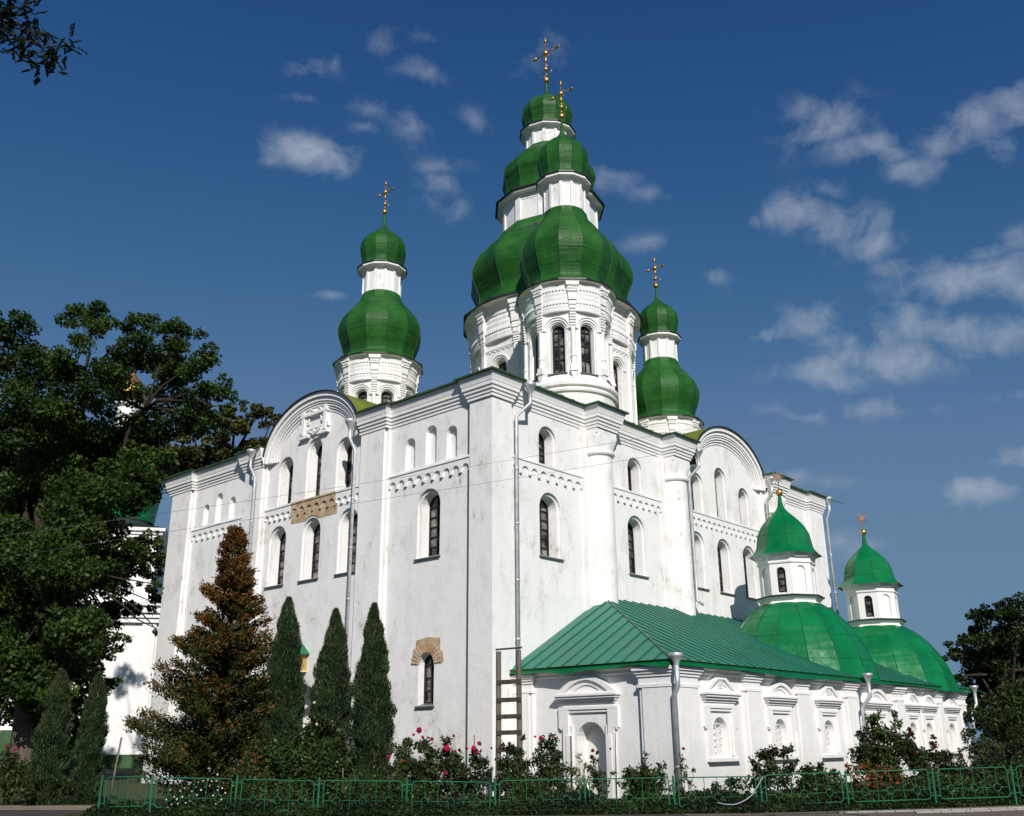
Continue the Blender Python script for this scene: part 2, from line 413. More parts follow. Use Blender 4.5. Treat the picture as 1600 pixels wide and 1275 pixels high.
def spline(pts, k=6):
    out = []
    for i in range(len(pts)-1):
        p0 = pts[max(i-1, 0)]; p1 = pts[i]; p2 = pts[i+1]; p3 = pts[min(i+2, len(pts)-1)]
        for j in range(k):
            t = j/k
            out.append(tuple(0.5*((2*p1[a])+(p2[a]-p0[a])*t+(2*p0[a]-5*p1[a]+4*p2[a]-p3[a])*t*t+(3*p1[a]-p0[a]-3*p2[a]+p3[a])*t**3) for a in range(2)))
    out.append(tuple(pts[-1])); return out
# ------------------------------------------------------------------ ground levels
def gz(x, y):
    """height of the ground, rising slightly towards the east end"""
    u = (x-CAM.x)*RH.x+(y-CAM.y)*RH.y
    pts = [(-300, -1.42), (5.0, -1.42), (9.0, -1.36), (12.5, -1.27), (60, -1.1), (3000, -1.1)]
    for (a, b), (c, d) in zip(pts, pts[1:]):
        if u <= c: return b if u < a else b+(d-b)*(u-a)/(c-a)
    return -1.1
def fr(d, u, z=None):
    """plan point d metres ahead of and u metres to the right of the viewpoint"""
    p = CAM+FH*d+RH*u
    return Vector((p.x, p.y, gz(p.x, p.y) if z is None else z))

# ------------------------------------------------------------------ the church
church = thing('church', (12, 10, -1.42), 'large white Orthodox cathedral with dark green onion domes and gilded crosses', 'church')
XB = YB = 0.12
ML = lambda s, z, d: (XB+d, s, z)
MR = lambda s, z, d: (s, YB+d, z)

def window(root, M, c, w, z0, zt, depth=0.47, step=0.10, nv=2, nh=5, reveal=None, sill=True, splay=0.06, glass=True, step_d=0.09, bar=0.035):
    """recess a stepped, arched opening; returns the hole for the wall sheet. reveal collects the plastered jambs"""
    o = arch(c, w, z0, zt)
    i = arch(c, w-2*step, z0, zt-step)
    b = arch(c, w-2*step-2*splay, z0+0.06, zt-step-splay)
    P = lambda L, d: [M(p[0], p[1], d) for p in L]
    reveal.strip(P(o, 0), P(o, step_d)); reveal.strip(P(o, step_d), P(i, step_d)); reveal.strip(P(i, step_d), P(b, depth))
    if not glass:
        reveal.poly(M, b, d=depth); return o
    wb = w-2*step-2*splay; zb = zt-step-splay
    f = MB()
    f.prism(M, b, depth-0.06, depth-0.01, [arch(c, wb-2*bar*1.3, z0+0.06+bar*1.3, zb-bar*1.3)])
    for k in range(1, nv):
        x = c-wb/2+wb*k/nv
        zz = zb-wb/2+math.sqrt(max(0, (wb/2)**2-(x-c)**2))
        f.boxM(M, x-bar/2, x+bar/2, z0+0.08, zz-0.02, depth-0.055, depth-0.015)
    for k in range(1, nh+1):
        z = z0+0.06+(zb-wb/2-z0-0.06)*k/nh
        f.boxM(M, c-wb/2+0.02, c+wb/2-0.02, z-bar*0.6, z+bar*0.6, depth-0.05, depth-0.02)
    fo = f.build('window', 'window_bar', root)
    g = MB(); g.poly(M, b, d=depth); g.build('pane', 'glass', fo)
    if sill:
        s = MB(); s.box8([M(c-w/2-0.06, z0-0.07, -0.08), M(c+w/2+0.06, z0-0.07, -0.08), M(c+w/2+0.06, z0-0.03, -0.08), M(c-w/2-0.06, z0-0.03, -0.08),
                          M(c-w/2-0.01, z0-0.05, depth*0.9), M(c+w/2+0.01, z0-0.05, depth*0.9), M(c+w/2-0.01, z0+0.075, depth*0.9), M(c-w/2+0.01, z0+0.075, depth*0.9)])
        s.build('sill', 'sill', fo)
    return o

wall = MB(); reveal = wall
holesL = []; holesR = []
GA = dict(c=9.66, w=5.9, zs=10.95, h=2.19)       # gable of the west front
GB = dict(c=15.22, w=5.9, zs=10.95, h=2.13)
for c, z0, zt in ((11.75, 5.92, 8.27), (9.56, 5.92, 8.27), (7.35, 5.92, 8.29), (3.05, 5.92, 8.26)):
    holesL.append(window(church, ML, c, 1.12, z0, zt, reveal=reveal))
for c, zt in ((11.5, 11.08), (9.66, 11.5), (7.78, 11.12)):
    holesL.append(window(church, ML, c, 0.94, 9.08, zt, reveal=reveal, nh=4, step=0.08))
holesL.append(window(church, ML, 3.02, 0.74, 1.18, 2.80, reveal=reveal, nh=3, step=0.0, splay=0.03, step_d=0.02, depth=0.30, bar=.045))
for c, w, zt in ((4.06, .5, 10.28), (3.0, .54, 10.52), (1.98, .5, 10.28), (17.3, .44, 10.08), (16.3, .48, 10.42), (15.25, .46, 10.08)):
    holesL.append(window(church, ML, c, w, 9.13, zt, reveal=reveal, glass=False, depth=0.18, step=0.0, splay=0.012, step_d=0.01))
for c, z0, zt in ((3.02, 5.92, 8.13), (8.1, 5.92, 8.16), (12.44, 5.92, 8.22), (14.56, 5.92, 8.21), (16.72, 5.92, 8.21), (21.0, 5.92, 8.2)):
    holesR.append(window(church, MR, c, 1.12, z0, zt, reveal=reveal))
for c, zt in ((2.95, 10.50), (8.2, 10.47), (12.74, 10.78), (14.7, 11.38), (16.67, 10.83), (21.0, 10.4)):
    holesR.append(window(church, MR, c, 0.94, 9.08, zt, reveal=reveal, nh=4, step=0.08))
# stepped portal seen between the junipers
PC = 9.62
hp = arch(PC, 2.9, -1.75, 2.12); holesL.append(hp)
prev = hp
for k in range(1, 4):
    cur = arch(PC, 2.9-0.42*k, -1.75, 2.12-0.36*k)
    wall.strip([ML(*p, 0.28*(k-1)) for p in prev], [ML(*p, 0.28*k) for p in prev])
    wall.strip([ML(*p, 0.28*k) for p in prev], [ML(*p, 0.28*k) for p in cur]); prev = cur
door = MB(); door.prism(ML, arch(PC, 1.62, -1.75, 1.02), 0.86, 0.98); do = door.build('door', 'icon_wood', church)
wall.strip([ML(*p, 0.84) for p in prev], [ML(*p, 1.0) for p in prev])

def gable_pts(g, zlo, zs_k=1.0):
    c, w, zs, h = g['c'], g['w'], g['zs'], g['h']
    t0 = math.asin((zlo-zs)/h)
    return [(c+w/2*math.cos(t0+(PI-2*t0)*i/20), zs+h*math.sin(t0+(PI-2*t0)*i/20)) for i in range(21)]
def facade_outline(s0, s1, g, zb=-1.75, zt=11.63):
    gp = gable_pts(g, zt)
    return [(s0, zb), (s1, zb), (s1, zt)]+gp+[(s0, zt)]
wall.poly(ML, facade_outline(0.12, 20.0, GA), holesL)
wall.poly(MR, facade_outline(0.12, 24.2, GB), holesR)
wall.box(0.3, 24.2, 19.9, 20.05, -1.75, 11.63)         # north wall
wall.box(24.15, 24.3, 0.12, 20.0, -1.75, 11.63)        # east wall
for yc, rr, zt in ((10, 3.6, 9.0), (4.2, 2.3, 7.5), (15.8, 2.3, 7.5)):        # apses
    wall.revolve(24.2, yc, [(rr, -1.75), (rr, zt), (0.05, zt+1.2)], 28)
# flat pilasters (west) and corner pilasters
def pil(M, s0, s1, z0, z1, d=0.24, steps=((0.0, 1.0), (0.10, 0.5))):
    for ins, k in steps:
        wall.boxM(M, s0+(0.10-ins if ins == 0 else 0), s1-(0.10-ins if ins == 0 else 0), z0, z1, -d*k, 0.06)
pil(ML, 5.12, 6.62, -1.75, 10.95); pil(ML, 12.70, 14.16, -1.75, 10.95); pil(ML, 18.26, 20.02, -1.75, 10.95)
wall.box(.01, 0.98, .01, 1.03, -1.75, 10.95)         # near corner
wall.boxM(MR, 22.85, 24.25, -1.75, 10.95, -0.24, 0.1)
wall.build('wall', 'plaster', church)
# round half columns on the south side
for c in (5.66, 10.70, 18.98):
    cm = MB()
    cm.boxM(MR, c-0.86, c+0.86, -1.75, 10.9, -0.12, 0.05)
    cm.revolve(c, YB-0.14, [(0.53, -1.75), (0.53, 9.86), (0.60, 9.90), (0.63, 9.96), (0.60, 10.02), (0.56, 10.06)], 28)
    # block over the shaft, cut back from square to round
    sq = [(c-0.60, YB+0.05), (c-0.58, YB-0.60), (c+0.58, YB-0.60), (c+0.60, YB+0.05)]
    A = [(c+0.57*math.cos(a), YB-0.14+0.57*math.sin(a)) for a in [PI*k/12 for k in range(0, -13, -1)]]
    B = []
    for (x, y) in A:
        dx, dy = x-c, y-(YB-0.14); m = max(abs(dx)/0.60, abs(dy)/0.52, 1e-6)
        B.append((c+dx/m, YB-0.14+dy/m))
    rows = []
    for k in range(7):
        t = k/6; e = t*t*(3-2*t)
        rows.append([(a[0]*(1-e)+b[0]*e, a[1]*(1-e)+b[1]*e, 10.04+0.62*t) for a, b in zip(A, B)])
    for k in range(6): cm.strip(rows[k], rows[k+1], False)
    cm.box(c-0.60, c+0.58, YB-0.60, YB, 10.66, 10.96)
    cm.build('half_column', 'plaster', church, smooth=False)

# cornice
CPROF = [(0.0, 10.86), (0.03, 10.86), (0.035, 10.96), (0.07, 10.975), (0.075, 11.07), (0.12, 11.09), (0.125, 11.19), (0.17, 11.21), (0.175, 11.32),
         (0.19, 11.34), (0.205, 11.42), (0.24, 11.53), (0.26, 11.63), (0.0, 11.63)]
a, b = -0.12, 0.12
paths = [[(2, 20.14), (a, 20.14), (a, 18.26), (b, 18.26), (b, 14.16), (a, 14.16), (a, 12.72)],
         [(a, 6.6), (a, 5.12), (b, 5.12), (b, 1.05), (-.02, 1.05), (-.02, -.02), (1.0, -.02), (1.0, b), (5.06, b), (5.06, -.50), (6.26, -.50), (6.26, b), (10.1, b), (10.1, -.50), (11.3, -.50), (11.3, b), (12.2, b)],
         [(18.24, b), (18.4, b), (18.4, -.50), (19.58, -.50), (19.58, b), (22.85, b), (22.85, a), (24.3, a), (24.3, 20.14)]]
cor = MB(); edge = MB()
for p in paths:
    cor.sweep(p, CPROF); edge.sweep(p, [(-0.4, 11.635), (0.36, 11.635), (0.36, 11.69), (-0.4, 11.69)])
# arched cornice over the two gables
def archivolt(M, g, layers):
    for (r0, r1, d) in layers:
        O = [(g['c']+(g['w']/2+r1)*math.cos(PI*i/28), g['zs']+(g['h']+r1)*math.sin(PI*i/28)) for i in range(29)]
        I = [(g['c']+(g['w']/2+r0)*math.cos(PI*i/28), g['zs']+(g['h']+r0)*math.sin(PI*i/28)) for i in range(29)]
        for A, B, d0, d1 in ((O, I, -d, -d), (O, O, -d, 0.3), (I, I, -d, 0.3)):
            cor.strip([M(*p, d0) for p in A], [M(*p, d1) for p in B], False)
        for k in (0, -1):
            cor.add([M(*O[k], -d), M(*I[k], -d), M(*I[k], 0.3), M(*O[k], 0.3)], [(0, 1, 2, 3)])
LAY = [(-0.62, -0.5, 0.03), (-0.5, -0.40, 0.08), (-0.40, -0.30, 0.13), (-0.30, -0.22, 0.17), (-0.22, -0.05, 0.21), (-0.05, 0.15, 0.29)]
archivolt(ML, GA, LAY); archivolt(MR, GB, LAY)
cor.build('cornice', 'plaster_clean', church)
edge.build('roof_edge', 'roof_edge', church)

# frieze of little arches
def frieze(M, s0, s1, n, mat='plaster_clean', zt=8.98, zs=8.70, zb=8.58, d=0.065):
    f = MB(); p = (s1-s0)/n; w = p*0.70
    L = [(s0, zt), (s0, zb)]
    for k in range(n):
        c = s0+p*(k+0.5)
        L += [(c-w/2, zb)]+[(c-w/2*math.cos(PI*i/8), zs-0.06+w/2*math.sin(PI*i/8)) for i in range(9)]+[(c+w/2, zb)]
    L += [(s1, zb), (s1, zt)]
    q = [L[0]]
    for e in L[1:]:
        if (Vector(e)-Vector(q[-1])).length > 1e-4: q.append(e)
    f.prism(M, q, -d, 0.02)
    for k in range(n):
        c = s0+p*k
        f.boxM(M, c-0.05 if k else c, c+0.05, zb-0.06, zb+0.03, -d-0.02, 0.01)
    f.boxM(M, s0, s1, zt, zt+0.045, -d-0.03, 0.02)
    m = int((s1-s0)/0.085)
    for k in range(m):
        x = s0+(s1-s0)*k/m
        f.boxM(M, x, x+0.045, zt+0.045, zt+0.08, -d-0.02, 0.01)
    return f.build('arched_frieze', mat, church)
frieze(ML, 1.04, 5.10, 9); frieze(ML, 6.64, 8.10, 4); frieze(ML, 10.92, 12.68, 5); frieze(ML, 14.18, 18.24, 9)
frieze(MR, 1.0, 4.78, 8); frieze(MR, 6.55, 9.82, 8); frieze(MR, 11.58, 18.1, 16); frieze(MR, 19.86, 22.83, 7)
# plaster fallen off: bared brick above the middle window of the west gable and over the low window
bk = MB(); bk.boxM(ML, 8.11, 10.91, 8.565, 8.975, -.008, .02); bk.build('brick_patch', 'brick', church)
bf = frieze(ML, 8.11, 10.91, 6, 'brick'); bf['label'] = 'bared brick stretch of the frieze'
br = MB()
br.prism(ML, [(8.05, 8.2), (9.2, 8.19)]+[(9.56-0.62*math.cos(t), 7.71+0.62*math.sin(t)) for t in [.95+k*(PI-1.9)/10 for k in range(11)]]+[(9.92, 8.19), (10.93, 8.22), (10.93, 8.575), (8.05, 8.575)], -0.012, 0.03)
for k in range(13):
    t = .95+k*(PI-1.9)/12
    P = lambda r, e: (9.56+r*math.cos(t+e), 7.71+r*math.sin(t+e))
    br.prism(ML, [P(.64, -.045), P(.93, -.04), P(.93, .04), P(.64, .045)], -0.03, -0.013)
bo = br.build('brick_patch', 'brick', church); bo['label'] = 'bared brick over the middle west window'
br = MB()
hs = [(3.02+0.36*math.cos(t), 2.44+0.37*math.sin(t)) for t in [k*PI/10 for k in range(11)]]
br.prism(ML, [(2.3, 2.44), (2.22, 2.50), (2.24, 2.78), (2.36, 2.86), (2.38, 3.24), (3.0, 3.30), (3.5, 3.22), (3.52, 3.0), (3.66, 2.9), (3.66, 2.52), (3.5, 2.46)]+hs, -0.015, 0.03)
for k in range(15):
    t = 0.12+k*(PI-0.24)/14; r0, r1 = 0.40, 0.70
    P = lambda r, e: (3.02+r*math.cos(t+e), 2.44+r*math.sin(t+e))
    br.prism(ML, [P(r0, -.065), P(r1, -.055), P(r1, .055), P(r0, .065)], -0.034, -0.016)
bo = br.build('brick_patch', 'brick', church); bo['label'] = 'bared brick arch round the low window'
# relief frame on the west gable
rl = MB()
c = 9.68
rl.prism(ML, [(c-.78, 11.62), (c+.78, 11.62), (c+.78, 12.72), (c-.78, 12.72)], -0.07, 0.01, [[(c-.5, 11.9), (c+.5, 11.9), (c+.5, 12.42), (c-.5, 12.42)]])
rl.boxM(ML, c-.86, c+.86, 12.44, 12.54, -0.16, 0); rl.boxM(ML, c-.92, c-.3, 11.55, 11.63, -0.16, 0); rl.boxM(ML, c+.3, c+.92, 11.55, 11.63, -0.16, 0)
rl.boxM(ML, c-.88, c-.35, 11.63, 11.7, -0.12, 0); rl.boxM(ML, c+.35, c+.88, 11.63, 11.7, -0.12, 0)
for sx in (-1, 1):
    rl.boxM(ML, c+sx*.70-.09, c+sx*.70+.09, 11.7, 12.72, -0.15, 0)
    rl.boxM(ML, c+sx*.84-.05, c+sx*.84+.05, 12.55, 12.68, -0.12, 0)
    rl.boxM(ML, c+sx*.86-.05, c+sx*.86+.05, 11.82, 12.0, -0.12, 0)
    for z, r in ((12.3, .10), (12.18, .07)):
        rl.tube([ML(c+sx*.47+r*math.cos(t), z+r*math.sin(t), -0.06) for t in [k*PI/6 for k in range(12)]], 0.035, 6, closed=True)
    rl.tube([ML(c+sx*(.1+.05*k), 12.58+.13*math.sin(k*.5), -0.09) for k in range(9)], 0.035, 6)
    rl.tube([ML(c+sx*(.05+.05*k), 11.66+.022*k, -0.09) for k in range(8)], 0.03, 6)
rl.prism(ML, [(c-.45, 11.9), (c+.45, 11.9), (c, 11.6)], -0.11, -0.06, [[(c-.3, 11.86), (c+.3, 11.86), (c, 11.68)]])
rl.ball(ML(c, 11.78, -0.08), 0.07); rl.ball(ML(c, 12.6, -0.1), 0.08)
rl.build('relief_frame', 'plaster_clean', church)

# roofs: low hipped roof, barrel roofs behind the gables
roof = MB(); rim = MB()
x0, x1, y0, y1, ze, sl = -0.24, 24.5, -0.24, 20.24, 11.685, 0.42
hr = 10.24
def slope_west(s, t, d): return (x0+t, s, ze+sl*t)
def slope_south(s, t, d): return (s, y0+t, ze+sl*t)
ga, gb = GA['c']-GA['w']/2-.02, GA['c']+GA['w']/2+.02
roof.poly(slope_west, [(y0, 0), (ga, 0), (ga, .5), (gb, .5), (gb, 0), (y1, 0), (y0+hr, hr)])
ga, gb = GB['c']-GB['w']/2-.02, GB['c']+GB['w']/2+.02
roof.poly(slope_south, [(x0, 0), (ga, 0), (ga, .5), (gb, .5), (gb, 0), (x1, 0), (x1-hr, hr), (x0+hr, hr)])
zr = ze+sl*hr
roof.add([(x1, y0, ze), (x1, y1, ze), (x0, y1, ze), (x1-hr, 10, zr), (x0+hr, 10, zr)], [(0, 1, 3), (1, 2, 4, 3)])
def barrel(M, g, L):
    O = [(g['c']+(g['w']/2+.16)*math.cos(PI*i/28), g['zs']+(g['h']+.16)*math.sin(PI*i/28)) for i in range(29)]
    I = [(g['c']+(g['w']/2+.135)*math.cos(PI*i/28), g['zs']+(g['h']+.135)*math.sin(PI*i/28)) for i in range(29)]
    roof.strip([M(*p, -0.36) for p in O], [M(*p, L) for p in O], False)
    rim.strip([M(*p, -0.37) for p in I], [M(*p, 0) for p in I], False)
    rim.strip([M(*p, -0.37) for p in O], [M(*p, -0.37) for p in I], False)
    O2 = [(p[0], p[1]+.004) for p in O]
    rim.strip([M(*p, -0.37) for p in O2], [M(*p, -0.28) for p in O2], False)
for MM, gg in ((ML, GA), (MR, GB)):
    rim = MB(); barrel(MM, gg, 8.0); rim.build('gable_rim', 'dark_edge', church)
sm = MB()
for k in range(1, 42):
    x = x0+k*0.62
    if abs(x-GB['c']) < 3.1: continue
    top = min(x-x0, x1-x, hr)
    sm.tube([(x, y0, ze+.015), (x, y0+top, ze+sl*top+.015)], 0.022, 4)
for k in range(1, 34):
    y = y0+k*0.62
    if abs(y-GA['c']) < 3.1: continue
    top = min(y-y0, y1-y)
    sm.tube([(x0, y, ze+.015), (x0+top, y, ze+sl*top+.015)], 0.022, 4)
roof.build('roof', 'moss_roof', church, extra=(sm, 'roof_edge'))

# gutters' downpipes
def downpipe(root, pts, r=0.065, funnel=None, fw=1.0, collars=True, mat='steel'):
    p = MB(); p.tube(pts, r, 10)
    L = [Vector(q) for q in pts]
    if collars:
        a, b = L[-2], L[-1]; n = max(1, int((a-b).length/1.9))
        for k in range(1, n+1):
            q = a.lerp(b, k/(n+0.5)); p.tube([q-Vector((0, 0, .035)), q+Vector((0, 0, .035))], r*1.16, 10)
    o = p.build('downpipe', mat, root, smooth=True)
    if funnel:
        x, y, z = pts[0]; f = MB(); k = funnel
        f.revolve(x, y, [(r*1.0, z-.02), (r*1.3*fw, z+.06*k), (r*2.7*fw, z+.24*k), (r*3.1*fw, z+.27*k), (r*3.2*fw, z+.36*k), (r*2.8*fw, z+.37*k), (r*2.4*fw, z+.3*k)], 16)
        f.build('funnel', mat, o, smooth=True)
    return o
for y, zt in ((13.02, 11.2), (6.60, 11.05)):
    downpipe(church, [(-.52, y+.10, zt), (-.52, y+.10, zt-.35), (-.32, y, zt-.8), (-.30, y, -1.5)], funnel=1.0)
downpipe(church, [(1.45, -.42, 11.2), (1.45, -.42, 10.85), (1.14, -.06, 10.4), (1.14, -.04, -1.5)], funnel=1.0)
downpipe(church, [(11.95, -.5, 11.1), (11.95, -.5, 10.75), (11.74, -.12, 10.3), (11.74, -.1, 5.3), (11.85, -.32, 5.12)], funnel=1.0, collars=False)
downpipe(church, [(18.26, -.5, 11.15), (18.26, -.5, 10.8), (18.26, -.2, 10.5), (18.26, -.12, 4.9)], funnel=1.0)
downpipe(church, [(24.42, -.45, 11.3), (24.42, -.45, 11.0), (24.42, -.25, 10.6), (24.42, -.25, -1.4)], funnel=1.0)
cb = MB()
for dy in (0.0, 0.1): cb.tube([ML(1.07+dy, 10.8, -0.025), ML(1.07+dy, -1.6, -0.025)], 0.014, 5)
cb.build('conduit', 'cable', church)

# ------------------------------------------------------------------ domed towers of the church
def polar(cx, cy, az, r, z): return (cx+r*math.cos(az), cy+r*math.sin(az), z)
def boxR(mb, cx, cy, az, r0, r1, hw0, z0, z1, hw1=None):
    """a block on a round body, standing out along az"""
    hw1 = hw0 if hw1 is None else hw1
    e = (math.cos(az), math.sin(az)); t = (-e[1], e[0])
    P = lambda r, s, z: (cx+e[0]*r+t[0]*s, cy+e[1]*r+t[1]*s, z)
    mb.box8([P(r0, -hw0, z0), P(r1, -hw0, z0), P(r1, hw0, z0), P(r0, hw0, z0), P(r0, -hw1, z1), P(r1, -hw1, z1), P(r1, hw1, z1), P(r0, hw1, z1)])
def onion(root, cx, cy, prof, n=12, a0=0.0, mat='dome', seam='dome_seam', sk=0.022):
    P = spline(prof, 7)
    m = MB(); m.revolve(cx, cy, P, n, a0, dent=.0028*max(r for r, z in P)**.5)
    s = MB()
    for k in range(n):
        az = a0+2*PI*k/n
        s.tube([polar(cx, cy, az, r*1.003, z) for r, z in P if r > 0.15], sk, 4, cap=False)
    for r, z in P[9:-6:8]: s.tube([polar(cx, cy, a0+2*PI*k/n, r*1.000, z) for k in range(n)], sk*.35, 4, closed=True)
    return m.build('onion_dome', mat, root, extra=(s, seam))
def lantern(root, cx, cy, r, z0, z1, ring_r, ring_z, n=12, a0=0.0, skirt=None):
    m = MB()
    m.revolve(cx, cy, [(r, z0), (r, z1)], n, a0)
    hw = r*math.sin(PI/n)
    for k in range(n):
        az = a0+2*PI*k/n
        boxR(m, cx, cy, az, r-0.08, r+0.045, hw*0.24, z0, z1)
        mid = az+PI/n; ap = r*math.cos(PI/n)
        boxR(m, cx, cy, mid, ap-.03, ap+.025, hw*0.86, z1-(z1-z0)*.10, z1)
        boxR(m, cx, cy, mid, ap-.03, ap+.02, hw*0.86, z0, z0+(z1-z0)*.08)
    m.build('lantern', 'board', root)
    w = MB(); w.revolve(cx, cy, [(r+.0, z1-.10), (ring_r*.86, ring_z-.10), (ring_r*.96, ring_z-.06), (ring_r*.96, ring_z+.06), (r, ring_z+.06)], n, a0)
    w.build('soffit', 'board', root)
    d = MB(); d.revolve(cx, cy, [(ring_r*.90, ring_z+.065), (ring_r, ring_z+.065), (ring_r, ring_z+.115), (skirt[0], ring_z+.13)], n, a0)
    d.build('eave', 'dark_edge', root)
def cross(root, cx, cy, zball, ztop, s=1.0, az=PI/2):
    m = MB(); H = ztop-zball
    e = Vector((math.cos(az), math.sin(az), 0))
    C0 = Vector((cx, cy, zball))
    up = lambda f: C0+Vector((0, 0, H*f))
    m.ball(C0, 0.125*s+.03, 12)
    m.tube([up(0), up(.97)], 0.026*s+.005, 6); 
    zc = .64; arm = 0.30*H
    m.tube([up(zc)-e*arm, up(zc)+e*arm], 0.022*s+.005, 6)
    for q in (up(.97), up(zc)-e*arm, up(zc)+e*arm):
        d = (q-up(zc)).normalized()
        m.ball(q-d*.10*s, 0.075*s, 8); m.tube([q-d*.05*s, q+d*.12*s], [0.07*s, 0.01], 6)
    m.ball(up(zc), 0.11*s+.02, 10); m.ball(up(.26), 0.085*s+.02, 10); m.ball(up(.13), 0.05*s, 8)
    m.tube([up(.40), up(.58)], 0.05*s, 6)
    for sg in (-1, 1):           # rays and the small crescent foot
        for a in (PI/4, -PI/4):
            d = (e*sg*math.cos(a)+Vector((0, 0, math.sin(a))))
            m.tube([up(zc), up(zc)+d*.2*H*.62], [0.022*s, 0.006], 5)
        m.tube([up(.10)+e*sg*.02*s, up(.09)+e*sg*.13*s+Vector((0, 0, -.03)), up(.13)+e*sg*.27*s, up(.21)+e*sg*.34*s], [0.025*s, 0.022*s, .02*s, .008], 5)
        for sx in (-1, 1):
            m.ball(up(.32)+e*sg*.1*s, .035*s, 6)
    m.build('cross', 'gold', root, smooth=True)

def facet_map(cx, cy, R, n, k, az0):
    mid = az0+2*PI*(k+.5)/n; ap = R*math.cos(PI/n)
    e = (math.cos(mid), math.sin(mid)); t = (-e[1], e[0])
    return (lambda s, z, d: (cx+e[0]*(ap-d)+t[0]*s, cy+e[1]*(ap-d)+t[1]*s, z)), 2*R*math.sin(PI/n)
def drum(root, cx, cy, R, n, az0, z0, z1, win, ring_r, ring_z, dentils, bracket_w, cz, k=1.0, big=False):
    """round wall with a window in each bay, half columns between and a stepped, flaring cornice"""
    wz0, wzt, ww = win
    m = MB(); orn = MB()
    vis = []
    for i in range(n):
        M, w = facet_map(cx, cy, R, n, i, az0)
        mid = az0+2*PI*(i+.5)/n
        seen = math.cos(mid-(YAW+PI)) > -0.35
        vis.append(seen)
        hole = []
        if seen: hole = [window(root, M, 0, ww, wz0, wzt, depth=0.30, step=0.05, nv=2, nh=3 if not big else 6, reveal=m, splay=0.05, step_d=0.05, bar=0.05, sill=True)]
        m.poly(M, [(-w/2, z0), (w/2, z0), (w/2, z1), (-w/2, z1)], hole)
        if seen:
            wr = min(w*0.86, ww+0.36*k); 
            for o, ii, d in ((wr, ww+.16*k, .05), (wr+.10*k, wr, .09)):
                zs = wzt-ww/2
                O = [(o/2*math.cos(PI*j/14), zs+o/2*math.sin(PI*j/14)) for j in range(15)]
                I = [(ii/2*math.cos(PI*j/14), zs+ii/2*math.sin(PI*j/14)) for j in range(15)]
                orn.prism(M, O+I[::-1], -d, 0.01)
            if big:       # narrow band of little pendants crossing the bay
                zb = cz
                for j in range(int(w/.16)):
                    x = -w/2+.1+j*.16
                    orn.boxM(M, x, x+.08, zb-.10+.05*(j % 2), zb+.02, -.05, 0.01)
                orn.boxM(M, -w/2, w/2, zb+.02, zb+.07, -.06, .01)
    m.build('drum', 'plaster', root)
    # half columns and their stacked brackets
    for i in range(n):
        az = az0+2*PI*i/n
        if math.cos(az-(YAW+PI)) < -0.35: continue
        x, y, _ = polar(cx, cy, az, R, 0)
        if not big:
            orn.revolve(x, y, [(.115*k, wz0+.25), (.12*k, wz0+.3), (.105*k, wz0+.62), (.13*k, wz0+.64), (.13*k, wz0+.70), (.10*k, wz0+.74), (.10*k, wzt-.38)], 12)
            boxR(orn, cx, cy, az, R-.1, R+.10*k, .06*k, wz0-.32, wz0-.02, .15*k)
            boxR(orn, cx, cy, az, R-.1, R+.15*k, .17*k, wz0-.02, wz0+.08)
            boxR(orn, cx, cy, az, R-.1, R+.12*k, .14*k, wz0+.08, wz0+.27)
            zb = wzt-.38; steps = 7
        else:
            boxR(orn, cx, cy, az, R-.1, R+.06, .14, z0, cz-.1, .13)
            boxR(orn, cx, cy, az, R-.1, R+.05, .13, cz-.1, cz+.02, .05)
            zb = z1-.55; steps = 4
        zc = z1-.02
        for j in range(steps):
            za = zb+(zc-zb)*j/steps; zz = zb+(zc-zb)*(j+.55)/steps
            if big and j == 0: boxR(orn, cx, cy, az, R-.1, R+.06, .03, za-.22, za, bracket_w)
            boxR(orn, cx, cy, az, R-.1, R+.085+.008*j, bracket_w*1.03, za, zz)
            boxR(orn, cx, cy, az, R-.1, R+.05, bracket_w*.86, zz, zb+(zc-zb)*(j+1)/steps)
        H = ring_z-z1
        for f0, f1, e in ((0, .13, 0), (.13, .17, .03), (.17, .30, -.01), (.30, .34, .03), (.34, .60, -.02), (.60, .66, .02), (.66, .80, -.02), (.80, .96, .03)):
            fm = (f0+f1)/2; r1 = R+.08+(ring_r*.93-R-.08)*f1+e
            h0 = bracket_w*(1.0+1.25*f0**1.2)+e*.4; h1 = bracket_w*(1.0+1.25*f1**1.2)+e*.4
            boxR(orn, cx, cy, az, R-.2, r1, h0, z1+H*f0, z1+H*f1, h1)
        for q in (-.66, -.22, .22, .66):
            hw = bracket_w*1.9; e_ = (math.cos(az), math.sin(az)); rr = R+.08+(ring_r*.93-R-.08)*.78
            x_, y_ = cx-e_[1]*q*hw, cy+e_[0]*q*hw
            boxR(orn, x_, y_, az, rr-.05, rr+.035, hw*.13, z1+H*.69, z1+H*.77)
    H = ring_z-z1; D = ring_r*.86-R
    prof = [(R-.1, z1-.10), (R+.05, z1-.10), (R+.06, z1)]
    for j in range(6):
        r = R+.04+D*((j+.5)/6)**1.15
        prof += [(r, z1+H*.92*j/6+.02), (r+.02, z1+H*.92*(j+.62)/6)]
    prof += [(ring_r*.90, ring_z-.05), (ring_r*.96, ring_z-.03), (ring_r*.96, ring_z+.03)]
    c = MB(); c.revolve(cx, cy, prof, 48, 0)
    for frac, rr in ((.18, .13), (.66, .68)):
        for j in range(dentils):
            az = 2*PI*j/dentils
            if math.cos(az-(YAW+PI)) < -0.3: continue
            r = R+.04+D*rr
            boxR(c, cx, cy, az, r-.06, r+.055, PI*R/dentils*.55, z1+H*frac, z1+H*(frac+.07))
    c.build('drum_cornice', 'plaster_clean', root)
    orn.build('drum_ornament', 'plaster_clean', root)

